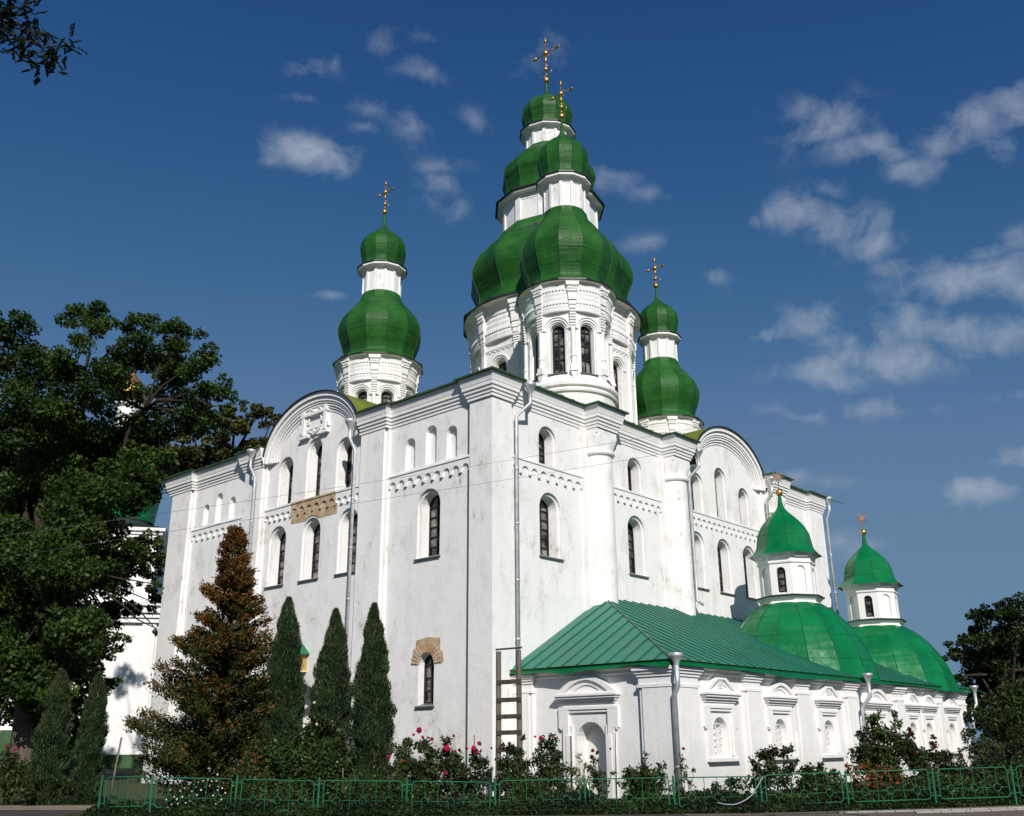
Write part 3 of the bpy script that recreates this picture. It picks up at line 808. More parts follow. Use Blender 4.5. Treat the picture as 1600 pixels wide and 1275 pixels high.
def small_tower(root, cx, cy, rk, zk, zring, drum_z0, cross_s=1.0, base=True):
    """corner tower: drum, big onion, boarded lantern, little onion, cross. rk scales radii, zk heights above the ring"""
    Z = lambda z: zring+(z-18.48)*zk
    r = lambda v: v*rk
    drum(root, cx, cy, r(1.83), 8, PI/4*0, drum_z0, Z(17.25), (Z(14.45), Z(16.74), 0.74*rk), r(2.26), Z(18.48), 84, .13*rk, 0, k=rk)
    if base:
        b = MB(); b.revolve(cx, cy, [(r(1.93), 12.0), (r(1.93), Z(13.5)), (r(2.02), Z(13.54)), (r(2.04), Z(13.62)), (r(1.97), Z(13.7)), (r(1.97), Z(13.76)), (r(2.07), Z(13.80)), (r(2.07), Z(13.92)), (r(1.97), Z(14.05)), (r(1.7), Z(14.38))], 48)
        b.build('drum_base', 'plaster', root)
    e = MB(); e.revolve(cx, cy, [(r(2.1), Z(18.48)), (r(2.26), Z(18.46)), (r(2.26), Z(18.53)), (r(2.0), Z(18.56))], 12, 0)
    e.build('eave', 'dark_edge', root)
    onion(root, cx, cy, [(r(2.22), Z(18.54)), (r(1.93), Z(18.72)), (r(1.76), Z(18.95)), (r(1.78), Z(19.25)), (r(1.94), Z(19.72)), (r(2.07), Z(20.25)), (r(2.07), Z(20.68)), (r(1.90), Z(21.2)), (r(1.60), Z(21.65)), (r(1.29), Z(22.05)), (r(1.07), Z(22.4)), (r(0.99), Z(22.74))])
    lantern(root, cx, cy, r(.95), Z(22.7), Z(24.1), r(1.31), Z(24.24), skirt=(r(1.0), Z(24.36)))
    onion(root, cx, cy, [(r(1.20), Z(24.38)), (r(1.07), Z(24.55)), (r(1.06), Z(24.8)), (r(1.14), Z(25.2)), (r(1.18), Z(25.6)), (r(1.12), Z(25.95)), (r(.96), Z(26.25)), (r(.72), Z(26.5)), (r(.48), Z(26.7)), (r(.28), Z(26.9)), (r(.15), Z(27.1)), (r(.085), Z(27.4)), (r(.05), Z(28.0))], sk=0.016)
    cross(root, cx, cy, Z(28.1), Z(30.1), cross_s)
small_tower(church, 8.70, 3.60, 1.0, 1.0, 18.48, 12.0)
small_tower(church, 8.65, 16.25, 1.06, 0.975, 18.62, 12.0)
small_tower(church, 20.4, 6.4, 0.93, 0.87, 16.02, 11.0, base=False)

CX, CY = 15.28, 9.86
drum(church, CX, CY, 4.30, 12, PI/12, 12.5, 19.3, (14.6, 18.15, 0.86), 4.94, 21.19, 180, .15, 18.72, big=True)
e = MB(); e.revolve(CX, CY, [(4.6, 21.2), (4.94, 21.17), (4.94, 21.27), (4.5, 21.32)], 12, 0); e.build('eave', 'dark_edge', church)
onion(church, CX, CY, [(4.86, 21.28), (4.35, 21.55), (4.10, 21.95), (4.06, 22.4), (4.22, 22.9), (4.48, 23.6), (4.42, 24.2), (4.08, 24.9), (3.55, 25.55), (3.05, 26.1), (2.74, 26.6)])
lantern(church, CX, CY, 2.66, 26.55, 28.0, 3.14, 28.27, skirt=(2.5, 28.45))
onion(church, CX, CY, [(2.8, 28.42), (2.52, 28.8), (2.48, 29.3), (2.56, 29.75), (2.67, 30.2), (2.54, 30.75), (2.14, 31.25), (1.74, 31.65), (1.42, 31.95), (1.31, 32.16)])
lantern(church, CX, CY, 1.27, 32.12, 33.12, 1.67, 33.25, skirt=(1.3, 33.4))
onion(church, CX, CY, [(1.48, 33.38), (1.34, 33.62), (1.33, 33.85), (1.43, 34.25), (1.50, 34.6), (1.40, 35.02), (1.14, 35.38), (.80, 35.66), (.48, 35.86), (.24, 36.06), (.12, 36.35), (.06, 37.1)], sk=0.018)
cross(church, CX, CY, 37.2, 40.25, 1.35)
# ------------------------------------------------------------------ icon case over the west door
ic = thing('icon_case', (-0.2, 9.6, 2.5), 'small ochre icon case under a green gabled lid on the white church wall', 'icon case')
m = MB(); m.boxM(ML, 9.36, 9.84, 2.58, 3.16, -0.42, 0); m.build('box', 'icon_wood', ic)
m = MB(); m.prism(ML, [(9.28, 3.16), (9.92, 3.16), (9.6, 3.44)], -0.5, 0); m.build('gable', 'cream', ic)
m = MB()
m.box8([ML(9.22, 3.12, -.56), ML(9.6, 3.46, -.56), ML(9.6, 3.50, -.56), ML(9.20, 3.15, -.56), ML(9.22, 3.12, 0), ML(9.6, 3.46, 0), ML(9.6, 3.50, 0), ML(9.20, 3.15, 0)])
m.box8([ML(9.98, 3.12, -.56), ML(9.6, 3.46, -.56), ML(9.6, 3.50, -.56), ML(10.0, 3.15, -.56), ML(9.98, 3.12, 0), ML(9.6, 3.46, 0), ML(9.6, 3.50, 0), ML(10.0, 3.15, 0)])
m.build('roof', 'emerald_dark', ic)
MT['icon'], _t, _p = newmat('pale icon', 0.3, 0.5, 0, (0.3, 0.5, 0.55))
_t.links.new(ramp(_t, noise(_t, 5, 3, 0.6, world_pos(_t)), [(0.4, (0.62, 0.66, 0.62)), (0.5, (0.12, 0.36, 0.40)), (0.62, (0.5, 0.25, 0.12))]), _p.inputs['Base Color'])
m = MB(); m.boxM(ML, 9.45, 9.75, 2.68, 3.08, -0.428, -0.422); m.build('icon', 'icon', ic)
m = MB(); m.boxM(ML, 9.32, 9.40, 2.56, 3.17, -.45, -.40); m.boxM(ML, 9.80, 9.88, 2.56, 3.17, -.45, -.40); m.boxM(ML, 9.32, 9.88, 2.52, 2.58, -.46, -.0); m.build('frame', 'cream', ic)

# ------------------------------------------------------------------ the side chapel
chapel = thing('chapel', (12.6, -2.8, -1.42), 'long low white chapel with a teal sheet roof and two bright green cupolas', 'chapel')
XC, YC = 1.10, -5.49
CL = lambda s, z, d: (XC+d, -s, z)
CF = lambda s, z, d: (s, YC+d, z)
cw = MB(); cor = MB(); holesC = []
def niche(M, c, w, z0, zt, d=0.3, lattice=None):
    o = arch(c, w, z0, zt); b = arch(c, w-.08, z0+.03, zt-.04)
    cw.strip([M(*p, 0) for p in o], [M(*p, d) for p in b]); cw.poly(M, b, d=d)
    return o
def pediment(M, c, w, zb, zt, kind):
    if kind == 'tri':
        P = lambda k, e: [(c-w/2*k, zb+e), (c+w/2*k, zb+e), (c+w*.13*k, zt-e*.8), (c-w*.13*k, zt-e*.8)]
        O, I, J = P(1, 0), P(.70, .07), P(.42, .14)
    else:
        h = zt-zb
        P = lambda k, e: [(c+w/2*k*(1-i/8), zb+e+(h*k-e*.4)*(1-abs(1-i/8)**1.9)) for i in range(17)]
        O, I, J = P(1, 0), P(.72, .05), P(.42, .08)
    cor.prism(M, O, -.17, .01, [I]); cor.prism(M, I, -.10, .01, [J]); cor.prism(M, J, -.055, .01)
    if kind == 'tri':
        for j in range(5): cor.boxM(M, c-.11, c+.11, zb+.07+j*(zt-zb-.12)/5, zb+.07+(j+.6)*(zt-zb-.12)/5, -.14, 0)
        cor.boxM(M, c-.08, c+.08, zb, zt-.06, -.11, 0)
def surround(root, M, c, hw, z0, kind, ow=.74, win=True, gable_h=.42):
    """moulded white window case with ears, stepped entablature and a little pediment"""
    if win:
        holesC.append((M, niche(M, c, ow, z0+.10, .68)))
        lat = MB(); w = ow-.1
        lat.boxM(M, c-.012, c+.012, z0+.14, .60, .14, .165)
        for j in range(5):
            z = z0+.24+j*.17; lat.boxM(M, c-w/2, c+w/2, z-.012, z+.012, .145, .16)
            lat.tube([M(c-w/2, z-.06, .15), M(c+w/2, z+.10, .15)], .009, 4)
        f = lat.build('window_grille', 'white_iron', root)
    k = hw
    for sg in (-1, 1):
        a, b = sorted((c+sg*k*.62, c+sg*k*.80)); cor.boxM(M, a, b, z0, .92, -.09, .01)
        a, b = sorted((c+sg*k*.52, c+sg*k*.62)); cor.boxM(M, a, b, z0+.06, .5, -.05, .01)
        a, b = sorted((c+sg*k*.80, c+sg*k*.93)); cor.boxM(M, a, b, .42, .92, -.09, .01)
        cor.ball(M(c+sg*k*.86, .40, -.05), .05, 8)
    cor.boxM(M, c-k*.93, c+k*.93, .92, 1.0, -.095, .01)
    cor.boxM(M, c-k*.62, c+k*.62, .84, .92, -.06, .01)
    if win: cor.boxM(M, c-k*.84, c+k*.84, z0-.09, z0, -.15, .01)
    for j, (za, zb, e) in enumerate(((1.0, 1.08, .02), (1.08, 1.15, .06), (1.15, 1.22, .12), (1.22, 1.285, .18), (1.285, 1.34, .22))):
        cor.boxM(M, c-k*(.80+.2*j/4), c+k*(.80+.2*j/4), za, zb, -.04-e, .01)
    pediment(M, c, 2*k*.98, 1.34, 1.34+gable_h, kind)
for c, hw, kind in ((3.62, .98, 'tri'), (7.26, .95, 'arc'), (10.68, .93, 'tri'), (18.2, .78, 'tri'), (19.92, .78, 'arc'), (22.55, .86, 'tri')):
    surround(chapel, CF, c, hw, -.42, kind)
surround(chapel, CF, 14.75, 1.22, -1.6, 'arc', win=False, gable_h=.50)
holesC.append((CF, niche(CF, 14.75, 1.2, -1.7, .5)))
surround(chapel, CL, 2.76, 1.14, -1.6, 'arc', win=False, gable_h=.50)
holesC.append((CL, niche(CL, 2.80, 1.02, -1.7, .58, d=.42)))
# half round shelf lines inside the west portal frame
for sg in (-1, 1):
    a, b = sorted((2.78+sg*.62, 2.78+sg*.80)); cor.boxM(CL, a, b, -1.6, .22, -.12, .01)
ZT = 2.02
cw.poly(CL, [(-.2, -1.75), (5.49, -1.75), (5.49, ZT), (-.2, ZT)], [h for M, h in holesC if M is CL])
cw.poly(CF, [(XC, -1.75), (24.3, -1.75), (24.3, ZT), (XC, ZT)], [h for M, h in holesC if M is CF])
cw.box(24.2, 24.3, -5.4, 0, -1.75, ZT)
cw.revolve(24.25, -2.8, [(2.5, -1.75), (2.5, 1.9)], 24)
cw.build('wall', 'plaster_clean', chapel)
def cpil(M, s0, s1):
    cor.boxM(M, s0, s1, -1.75, 1.50, -.12, .01)
    cor.boxM(M, s0+.10, s1-.10, -1.75, 1.50, -.16, -.1)
    cor.boxM(M, s0-.03, s1+.03, 1.44, 1.512, -.175, .01)
    for j, (za, zb, e) in enumerate(((1.49, 1.72, .0), (1.715, 1.80, .04), (1.795, 1.88, .08), (1.875, 1.97, .13))):
        cor.boxM(M, s0-e, s1+e, za, zb, -.13-e, .01)
for s0, s1 in ((4.98, 5.93), (8.22, 9.22), (11.98, 12.92), (16.42, 17.3), (20.82, 21.5), (23.45, 24.32)): cpil(CF, s0, s1)
cpil(CL, -.1, .72)
# corner pilaster wrapping the south-west corner
cor.box(XC-.12, 2.36, YC-.12, -4.62, -1.75, 1.50); cor.box(XC-.16, 2.26, YC-.16, -4.72, -1.75, 1.44)
for za, zb, e in ((1.43, 1.512, .05), (1.505, 1.72, .01), (1.715, 1.80, .05), (1.795, 1.88, .09), (1.875, 1.97, .14)):
    cor.box(XC-.13-e, 2.37+e, YC-.13-e, -4.61+e, za, zb)
cor.sweep([(XC, .1), (XC, YC), (24.3, YC), (24.3, 0)], [(0, 1.74), (.03, 1.74), (.04, 1.82), (.08, 1.86), (.09, 1.93), (.15, 1.98), (.16, 2.045), (0, 2.045)])
cor.build('mouldings', 'plaster_clean', chapel)
# roof
xe, ye, ze2 = .80, -5.80, 2.13
AP = (5.82, .08, 4.86)
rf = MB()
rf.add([(xe, .08, ze2), (xe, ye, ze2), (24.85, ye, ze2), (24.85, .08, ze2), AP, (19.8, .08, 4.86)], [(0, 1, 4), (1, 2, 5, 4), (2, 3, 5)])
sm = MB()
run = .08-ye; sl = 4.86-ze2
for k in range(1, 12):
    y = ye+k*.54; f = (y-ye)/run
    if f > .99: break
    X = xe+(AP[0]-xe)*f
    sm.tube([(xe+.02, y, ze2+.02), (X, y, ze2+sl*f+.02)], .028, 4)
for k in range(1, 48):
    x = xe+k*.52; f = min(1, (x-xe)/(AP[0]-xe), (24.85-x)/5.05)
    sm.tube([(x, ye+.02, ze2+.02), (x, ye+run*f, ze2+sl*f+.02)], .026, 4)
sm.tube([(xe, ye, ze2+.02), (AP[0], AP[1], AP[2]+.02)], .035, 4)
rf.build('roof', 'teal_roof', chapel, extra=(sm, 'teal_seam'))
fa = MB(); fa.sweep([(XC, .1), (XC, YC), (24.3, YC), (24.3, 0)], [(.10, 2.05), (.28, 2.05), (.30, 2.12), (.33, 2.13), (.1, 2.2)])
# sagging lower flap of the eave
def flap(p0, p1, out, n=40, seed=1):
    r = random.Random(seed); A = []; B = []
    for i in range(n+1):
        t = i/n; x = p0[0]+(p1[0]-p0[0])*t; y = p0[1]+(p1[1]-p0[1])*t
        w = .04*math.sin(t*9+seed)+.025*math.sin(t*23+2*seed)
        A.append((x, y, 2.07)); B.append((x+out[0]*.07, y+out[1]*.07, 1.97+w))
    fa.strip(A, B, False)
flap((.82, .1), (.82, -5.78), (-1, 0), 30, 1); flap((.82, -5.78), (24.6, -5.78), (0, -1), 90, 2)
fa.build('fascia', 'emerald_dark', chapel)
for x, y, zt in ((1.06, -6.06, 2.05),):
    downpipe(chapel, [(.86, -5.93, 1.96), (.86, -5.93, 1.42), (.90, -5.78, 1.2), (.90, -5.78, -1.5)], r=.072, funnel=.85, fw=.82)
downpipe(chapel, [(13.05, -6.05, 1.95), (13.05, -6.05, 1.5), (13.0, -5.76, 1.1), (13.0, -5.72, -1.5)], r=.07, funnel=.9, fw=.82)
downpipe(chapel, [(24.85, -5.9, 1.95), (24.85, -5.9, 1.5), (24.5, -5.75, 1.1), (24.5, -5.72, -1.4)], r=.07, funnel=.9, fw=.82)

def cupola(root, cx, cy, rk, zo, zk=1.0):
    a0 = math.radians(215)
    Z = lambda z: zo+(z-5.1)*zk
    r = lambda v: v*rk
    d = MB(); P = spline([(r(3.02), Z(2.1)), (r(2.86), Z(2.75)), (r(2.58), Z(3.5)), (r(2.16), Z(4.2)), (r(1.66), Z(4.75)), (r(1.15), Z(5.12))], 5)
    d.revolve(cx, cy, P, 16, a0, dent=.012)
    s = MB()
    for k in range(16):
        q = 1.0
        s.tube([polar(cx, cy, a0+PI*k/8, rr*1.003*q, z) for rr, z in P], .016, 4)
    for rr, z in P[6:-3:6]: s.tube([polar(cx, cy, a0+PI*k/8, rr*1.002, z) for k in range(16)], .009, 4, closed=True)
    d.build('dome', 'emerald', root, extra=(s, 'emerald_dark'))
    b = MB(); b.revolve(cx, cy, [(r(1.0), Z(5.02)), (r(1.22), Z(5.06)), (r(1.16), Z(5.2)), (r(1.3), Z(5.34)), (r(1.0), Z(5.36))], 8, a0); b.build('lantern_base', 'plaster_clean', root)
    b = MB(); b.revolve(cx, cy, [(r(1.2), Z(5.345)), (r(1.36), Z(5.35)), (r(1.36), Z(5.39)), (r(1.0), Z(5.46))], 8, a0); b.build('lantern_ledge', 'dark_edge', root)
    w = MB(); R = r(1.10)
    for k in range(8):
        M, fw = facet_map(cx, cy, R, 8, k, a0)
        mid = a0+2*PI*(k+.5)/8
        dark = k in (7, 1, 3, 5)
        if dark: h = window(root, M, 0, .36*rk, Z(5.48), Z(6.5), depth=.14, step=0, splay=.02, step_d=.01, nv=1, nh=3, reveal=w, sill=False, bar=.035)
        else:
            h = arch(0, .36*rk, Z(5.48), Z(6.55)); bb = arch(0, .34*rk, Z(5.49), Z(6.54))
            w.strip([M(*p, 0) for p in h], [M(*p, .07) for p in bb]); w.poly(M, bb, d=.07)
        w.poly(M, [(-fw/2, Z(5.36)), (fw/2, Z(5.36)), (fw/2, Z(6.72)), (-fw/2, Z(6.72))], [h])
    w.revolve(cx, cy, [(R, Z(6.64)), (R+.05, Z(6.66)), (R+.06, Z(6.72)), (R+.03, Z(6.74)), (R+.04, Z(6.9)), (R+.09, Z(6.92)), (R+.14, Z(7.0)), (r(1.32), Z(7.08))], 8, a0)
    for k in range(8):
        M, fw = facet_map(cx, cy, R, 8, k, a0)
        w.boxM(M, -fw*.32, fw*.32, Z(6.88), Z(7.03), -.13, 0)
    w.build('lantern', 'plaster_clean', root)
    P = spline([(r(1.44), Z(7.02)), (r(1.30), Z(7.12)), (r(1.13), Z(7.34)), (r(1.07), Z(7.6)), (r(1.0), Z(7.95)), (r(.82), Z(8.3)), (r(.54), Z(8.62)), (r(.28), Z(8.86)), (r(.12), Z(9.1)), (r(.05), Z(9.55))], 5)
    o = MB(); o.revolve(cx, cy, P, 8, a0, dent=.008)
    s = MB()
    for k in range(8): s.tube([polar(cx, cy, a0+PI*k/4, rr*1.003, z) for rr, z in P], .013, 4)
    o.build('onion_roof', 'emerald', root, extra=(s, 'emerald_dark'))
    f = MB(); zb = Z(9.68)
    f.ball((cx, cy, zb), .15, 14); f.build('finial_ball', 'gold', root, smooth=True)
    f = MB(); f.tube([(cx, cy, zb+.1), (cx, cy, zb+.5)], .016, 6)
    c0 = Vector((cx, cy, zb+.66)); e = Vector((RH.x, RH.y, 0)); u = Vector((0, 0, 1)); nrm = Vector((FH.x, FH.y, 0))
    f.tube([c0-nrm*.025, c0+nrm*.025], .12, 14)
    for k in range(12):
        a = 2*PI*k/12+.1; q = e*math.cos(a)+u*math.sin(a)
        f.tube([c0+q*.1, c0+q*.30], [.032, .004], 5)
    f.build('sun_finial', 'copper', root)
cupola(chapel, 14.15, -2.85, 1.0, 5.05)
cupola(chapel, 22.1, -2.95, 1.02, 4.8, .955)
# ------------------------------------------------------------------ ground
def groundmat(name, c1, c2, c3, sc=1.2, rough=0.95, b=0.4):
    m, t, p = newmat(name, rough, 0.15)
    pos = world_pos(t)
    c = ramp(t, noise(t, sc, 7, 0.68, pos), [(0.3, c1), (0.5, c2), (0.72, c3)])
    c = mixc(t, mth(t, 'MULTIPLY', ramp(t, noise(t, 40, 3, 0.6, pos), [(0.4, (0, 0, 0)), (0.7, (1, 1, 1))]), 0.45), c, tuple(x*0.5 for x in c2))
    t.links.new(c, p.inputs['Base Color']); bump(t, p, noise(t, 9, 7, 0.7, pos), b, 0.05)
    return m
MT['soil'] = groundmat('garden soil', (0.035, 0.045, 0.018), (0.05, 0.055, 0.022), (0.075, 0.066, 0.035))
MT['asphalt'] = groundmat('worn asphalt', (0.045, 0.044, 0.043), (0.062, 0.058, 0.055), (0.085, 0.08, 0.073), 0.9)
MT['paving'] = groundmat('worn paving', (0.10, 0.082, 0.066), (0.135, 0.11, 0.09), (0.17, 0.14, 0.115), 0.8)
MT['sand'] = groundmat('trodden sand', (0.17, 0.14, 0.10), (0.24, 0.20, 0.15), (0.30, 0.255, 0.19), 0.7)
MT['kerb'] = groundmat('pale kerb stone', (0.28, 0.26, 0.23), (0.36, 0.34, 0.30), (0.42, 0.40, 0.36), 2.0)
US = [-3000, -300, -60, -20, -8, 0, 5.0, 9.0, 12.5, 20, 40, 60, 300, 3000]
def sheet(ds, us, dz):
    m = MB(); rows = [[tuple(fr(d, u)+Vector((0, 0, dz))) for u in us] for d in ds]
    for i in range(len(rows)-1): m.strip(rows[i], rows[i+1], False)
    return m
tag(sheet([-300, -40, 0, 20, 26, 40, 80, 300, 4000], US, 0).build('ground', 'soil'), kind='structure')
tag(sheet([-60, 0, 21.0, 21.9], [-60, -20, -8, 0, 5.0, 9.0, 12.5, 20, 40], .004).build('road', 'asphalt'), kind='structure')
m = MB()
def flat(name, mat, P, dz):
    m = MB(); m.add([tuple(p+Vector((0, 0, dz))) for p in P], [tuple(range(len(P)))]); tag(m.build(name, mat), kind='structure')
flat('sandy_path', 'sand', [fr(25.0, -10.2), fr(25.4, -14), fr(25.2, -60), fr(27.6, -60), fr(27.4, -14), fr(26.9, -10.9)], .008)
flat('lane', 'asphalt', [fr(21.95, -9.7), fr(21.95, -60), fr(25.1, -60), fr(25.3, -14), fr(24.9, -10.2)], .008)
us = [3.5, 5.0, 6.5, 8, 9.0, 10.5, 12.5, 16, 20, 34]
m = MB(); A = []; B = []
for u in us:
    d1 = 22.02+max(0, u-8)*.03
    A.append(tuple(fr(18.5, u)+Vector((0, 0, .009)))); B.append(tuple(fr(d1, u)+Vector((0, 0, .009))))
m.strip(A, B, False); tag(m.build('pavement', 'paving'), kind='structure')
m = MB()
for (d0, d1, u0, u1) in ((21.35, 21.55, 6.6, 11.2), (20.9, 21.02, 8.0, 14)):
    n = 12
    for i in range(n):
        a, b = u0+(u1-u0)*i/n, u0+(u1-u0)*(i+1)/n-.02
        m.add([tuple(fr(d, u)+Vector((0, 0, z))) for z in (.009, .035) for d, u in ((d0, a), (d0, b), (d1+.0, b), (d1, a))], [(0, 1, 2, 3), (4, 5, 6, 7), (0, 1, 5, 4), (1, 2, 6, 5), (2, 3, 7, 6), (3, 0, 4, 7)])
tag(m.build('paving_edge', 'kerb'), kind='structure')
# ------------------------------------------------------------------ foliage helpers
def unit(v): return v/np.maximum(np.linalg.norm(v, axis=1, keepdims=True), 1e-9)
def quads(P, axis, side, L, Wd):
    """four-cornered leaves: stem end, one side, tip, other side"""
    L = np.asarray(L).reshape(-1, 1); Wd = np.asarray(Wd).reshape(-1, 1)
    v = np.stack([P-axis*L/2, P+side*Wd/2+axis*L*.05, P+axis*L/2, P-side*Wd/2+axis*L*.05], 1)
    return v.reshape(-1, 3)
def leaf_obj(name, V, mats, parent, midx=None):
    base = np.array(ROOT[parent.name]) if parent is not None else np.zeros(3)
    n = len(V)//4
    me = bpy.data.meshes.new(name)
    me.vertices.add(n*4); me.vertices.foreach_set('co', (V-base).astype(np.float32).ravel())
    me.loops.add(n*4); me.loops.foreach_set('vertex_index', np.arange(n*4, dtype=np.int32))
    me.polygons.add(n); me.polygons.foreach_set('loop_start', np.arange(0, n*4, 4, dtype=np.int32))
    me.polygons.foreach_set('loop_total', np.full(n, 4, dtype=np.int32))
    for m in mats: me.materials.append(MT[m])
    if midx is not None: me.polygons.foreach_set('material_index', np.asarray(midx, dtype=np.int32))
    me.update(calc_edges=True)
    o = bpy.data.objects.new(name, me); COL.objects.link(o); ROOT[o.name] = tuple(base)
    if parent is not None: o.parent = parent
    else: o.location = (0, 0, EYE)
    return o
def rand_leaves(P, size, aspect=0.6, up=0.4, droop=0.0, jit=0.35):
    """leaves with loosely random faces, a little more facing up"""
    n = len(P)
    nr = unit(rng.normal(size=(n, 3))+np.array([0, 0, up]))
    t = rng.normal(size=(n, 3))+np.array([0, 0, -droop])
    ax = unit(t-nr*np.sum(t*nr, 1, keepdims=True)); sd = np.cross(nr, ax)
    L = size*(1+jit*rng.uniform(-1, 1, n))
    return quads(P, ax, sd, L, L*aspect)
def blob(c, r, n, sz=1.0, hollow=0.45):
    d = unit(rng.normal(size=(n, 3))); q = (hollow+(1-hollow)*rng.uniform(0, 1, n)**0.6).reshape(-1, 1)
    return np.array(c)+d*q*np.array(r)*np.array([1, 1, sz])
def limb(mb, a, b, r0, r1, sag=0.12, n=6, wob=0.05, seg=7):
    a, b = Vector(a), Vector(b); L = (b-a).length
    pts = []
    for i in range(n+1):
        t = i/n
        p = a.lerp(b, t)+Vector((0, 0, sag*L*math.sin(PI*t)))
        if 0 < i < n: p += Vector((random.uniform(-1, 1), random.uniform(-1, 1), random.uniform(-1, 1)))*wob*L
        pts.append(p)
    mb.tube(pts, [r0+(r1-r0)*i/n for i in range(n+1)], seg)
    return pts
MT['maple_leaf'] = leafmat('maple leaf', (0.012, 0.028, 0.005), (0.032, 0.068, 0.011), (0.085, 0.145, 0.020), 0.38, clump=0.4)
MT['olive_leaf'] = leafmat('turning leaf', (0.022, 0.024, 0.007), (0.07, 0.064, 0.014), (0.14, 0.105, 0.022), 0.25, clump=0.3)
MT['dark_leaf'] = leafmat('deep green leaf', (0.007, 0.014, 0.004), (0.017, 0.034, 0.008), (0.042, 0.070, 0.014), 0.3, clump=0.45)
MT['acacia_leaf'] = leafmat('acacia leaf', (0.006, 0.012, 0.004), (0.012, 0.024, 0.006), None, 0.15)
MT['thuja_green'] = leafmat('thuja spray', (0.014, 0.026, 0.006), (0.034, 0.048, 0.010), (0.080, 0.078, 0.015), 0.18, clump=1.2)
MT['thuja_brown'] = leafmat('dry thuja spray', (0.065, 0.024, 0.006), (0.14, 0.055, 0.011), (0.22, 0.10, 0.02), 0.15, clump=1.2)
MT['juniper'] = leafmat('juniper needle', (0.009, 0.024, 0.009), (0.020, 0.044, 0.014), (0.045, 0.078, 0.026), 0.1, clump=2.0)
MT['juniper_tip'] = leafmat('pale juniper tip', (0.05, 0.07, 0.03), (0.10, 0.125, 0.06), None, 0.15, clump=2.0)
MT['rose_leaf'] = leafmat('rose leaf', (0.014, 0.026, 0.009), (0.034, 0.060, 0.018), (0.075, 0.115, 0.032), 0.25, rough=0.4, clump=2.0)
MT['red_leaf'] = leafmat('reddish young leaf', (0.03, 0.014, 0.010), (0.06, 0.022, 0.016), (0.05, 0.05, 0.02), 0.25, clump=2.0)
MT['bush_leaf'] = leafmat('shrub leaf', (0.014, 0.028, 0.007), (0.030, 0.055, 0.012), (0.060, 0.10, 0.02), 0.25, clump=1.5)
MT['yellow_leaf'] = leafmat('yellowing leaf', (0.08, 0.08, 0.015), (0.20, 0.20, 0.05), (0.34, 0.30, 0.08), 0.3, clump=2.0)
MT['orange_leaf'] = leafmat('orange flower head', (0.09, 0.016, 0.006), (0.24, 0.05, 0.012), (0.30, 0.11, 0.02), 0.2, clump=4.0)
MT['grass'] = leafmat('ground cover', (0.006, 0.013, 0.004), (0.014, 0.030, 0.007), (0.034, 0.060, 0.012), 0.2, clump=1.2)
def petal(name, c):
    m, t, p = newmat(name, 0.6, 0.2, 0, c)
    t.links.new(ramp(t, noise(t, 30, 3, 0.6, world_pos(t)), [(0.3, tuple(x*.55 for x in c)), (0.7, c)]), p.inputs['Base Color']); return m
MT['red_petal'] = petal('crimson petal', (0.42, 0.008, 0.045)); MT['pink_petal'] = petal('dark pink petal', (0.30, 0.012, 0.05))
MT['dark_petal'] = petal('faded dark red petal', (0.12, 0.006, 0.018))
MT['cream_petal'] = petal('creamy petal', (0.70, 0.58, 0.42)); MT['white_petal'] = petal('white petal', (0.85, 0.85, 0.84))
MT['yellow_petal'] = petal('yellow petal', (0.6, 0.42, 0.03))

def crown_from_balls(balls, mats, parent, leaf, dens, aspect=0.65, mix=None, name='crown', sub=9, subr=0.42, up=0.5, hollow=.25):
    """balls: (centre, radius); each is broken into smaller tufts so that the outline is ragged and sky shows through"""
    P = []
    for c, r in balls:
        k = max(4, int(sub*(r/1.2)**1.3))
        cs = np.array(c)+unit(rng.normal(size=(k, 3)))*(r*(0.35+0.6*rng.uniform(0, 1, (k, 1))))*np.array([1, 1, .85])
        for q in cs:
            rr = r*subr*rng.uniform(0.6, 1.15)
            P.append(blob(q, rr, max(6, int(dens*rr*rr)), .75, hollow))
    P = np.concatenate(P)
    V = rand_leaves(P, leaf, aspect, up, .3)
    mi = None
    if mix: mi = (rng.uniform(size=len(P)) < mix).astype(int)
    return leaf_obj(name, V, mats, parent, mi)

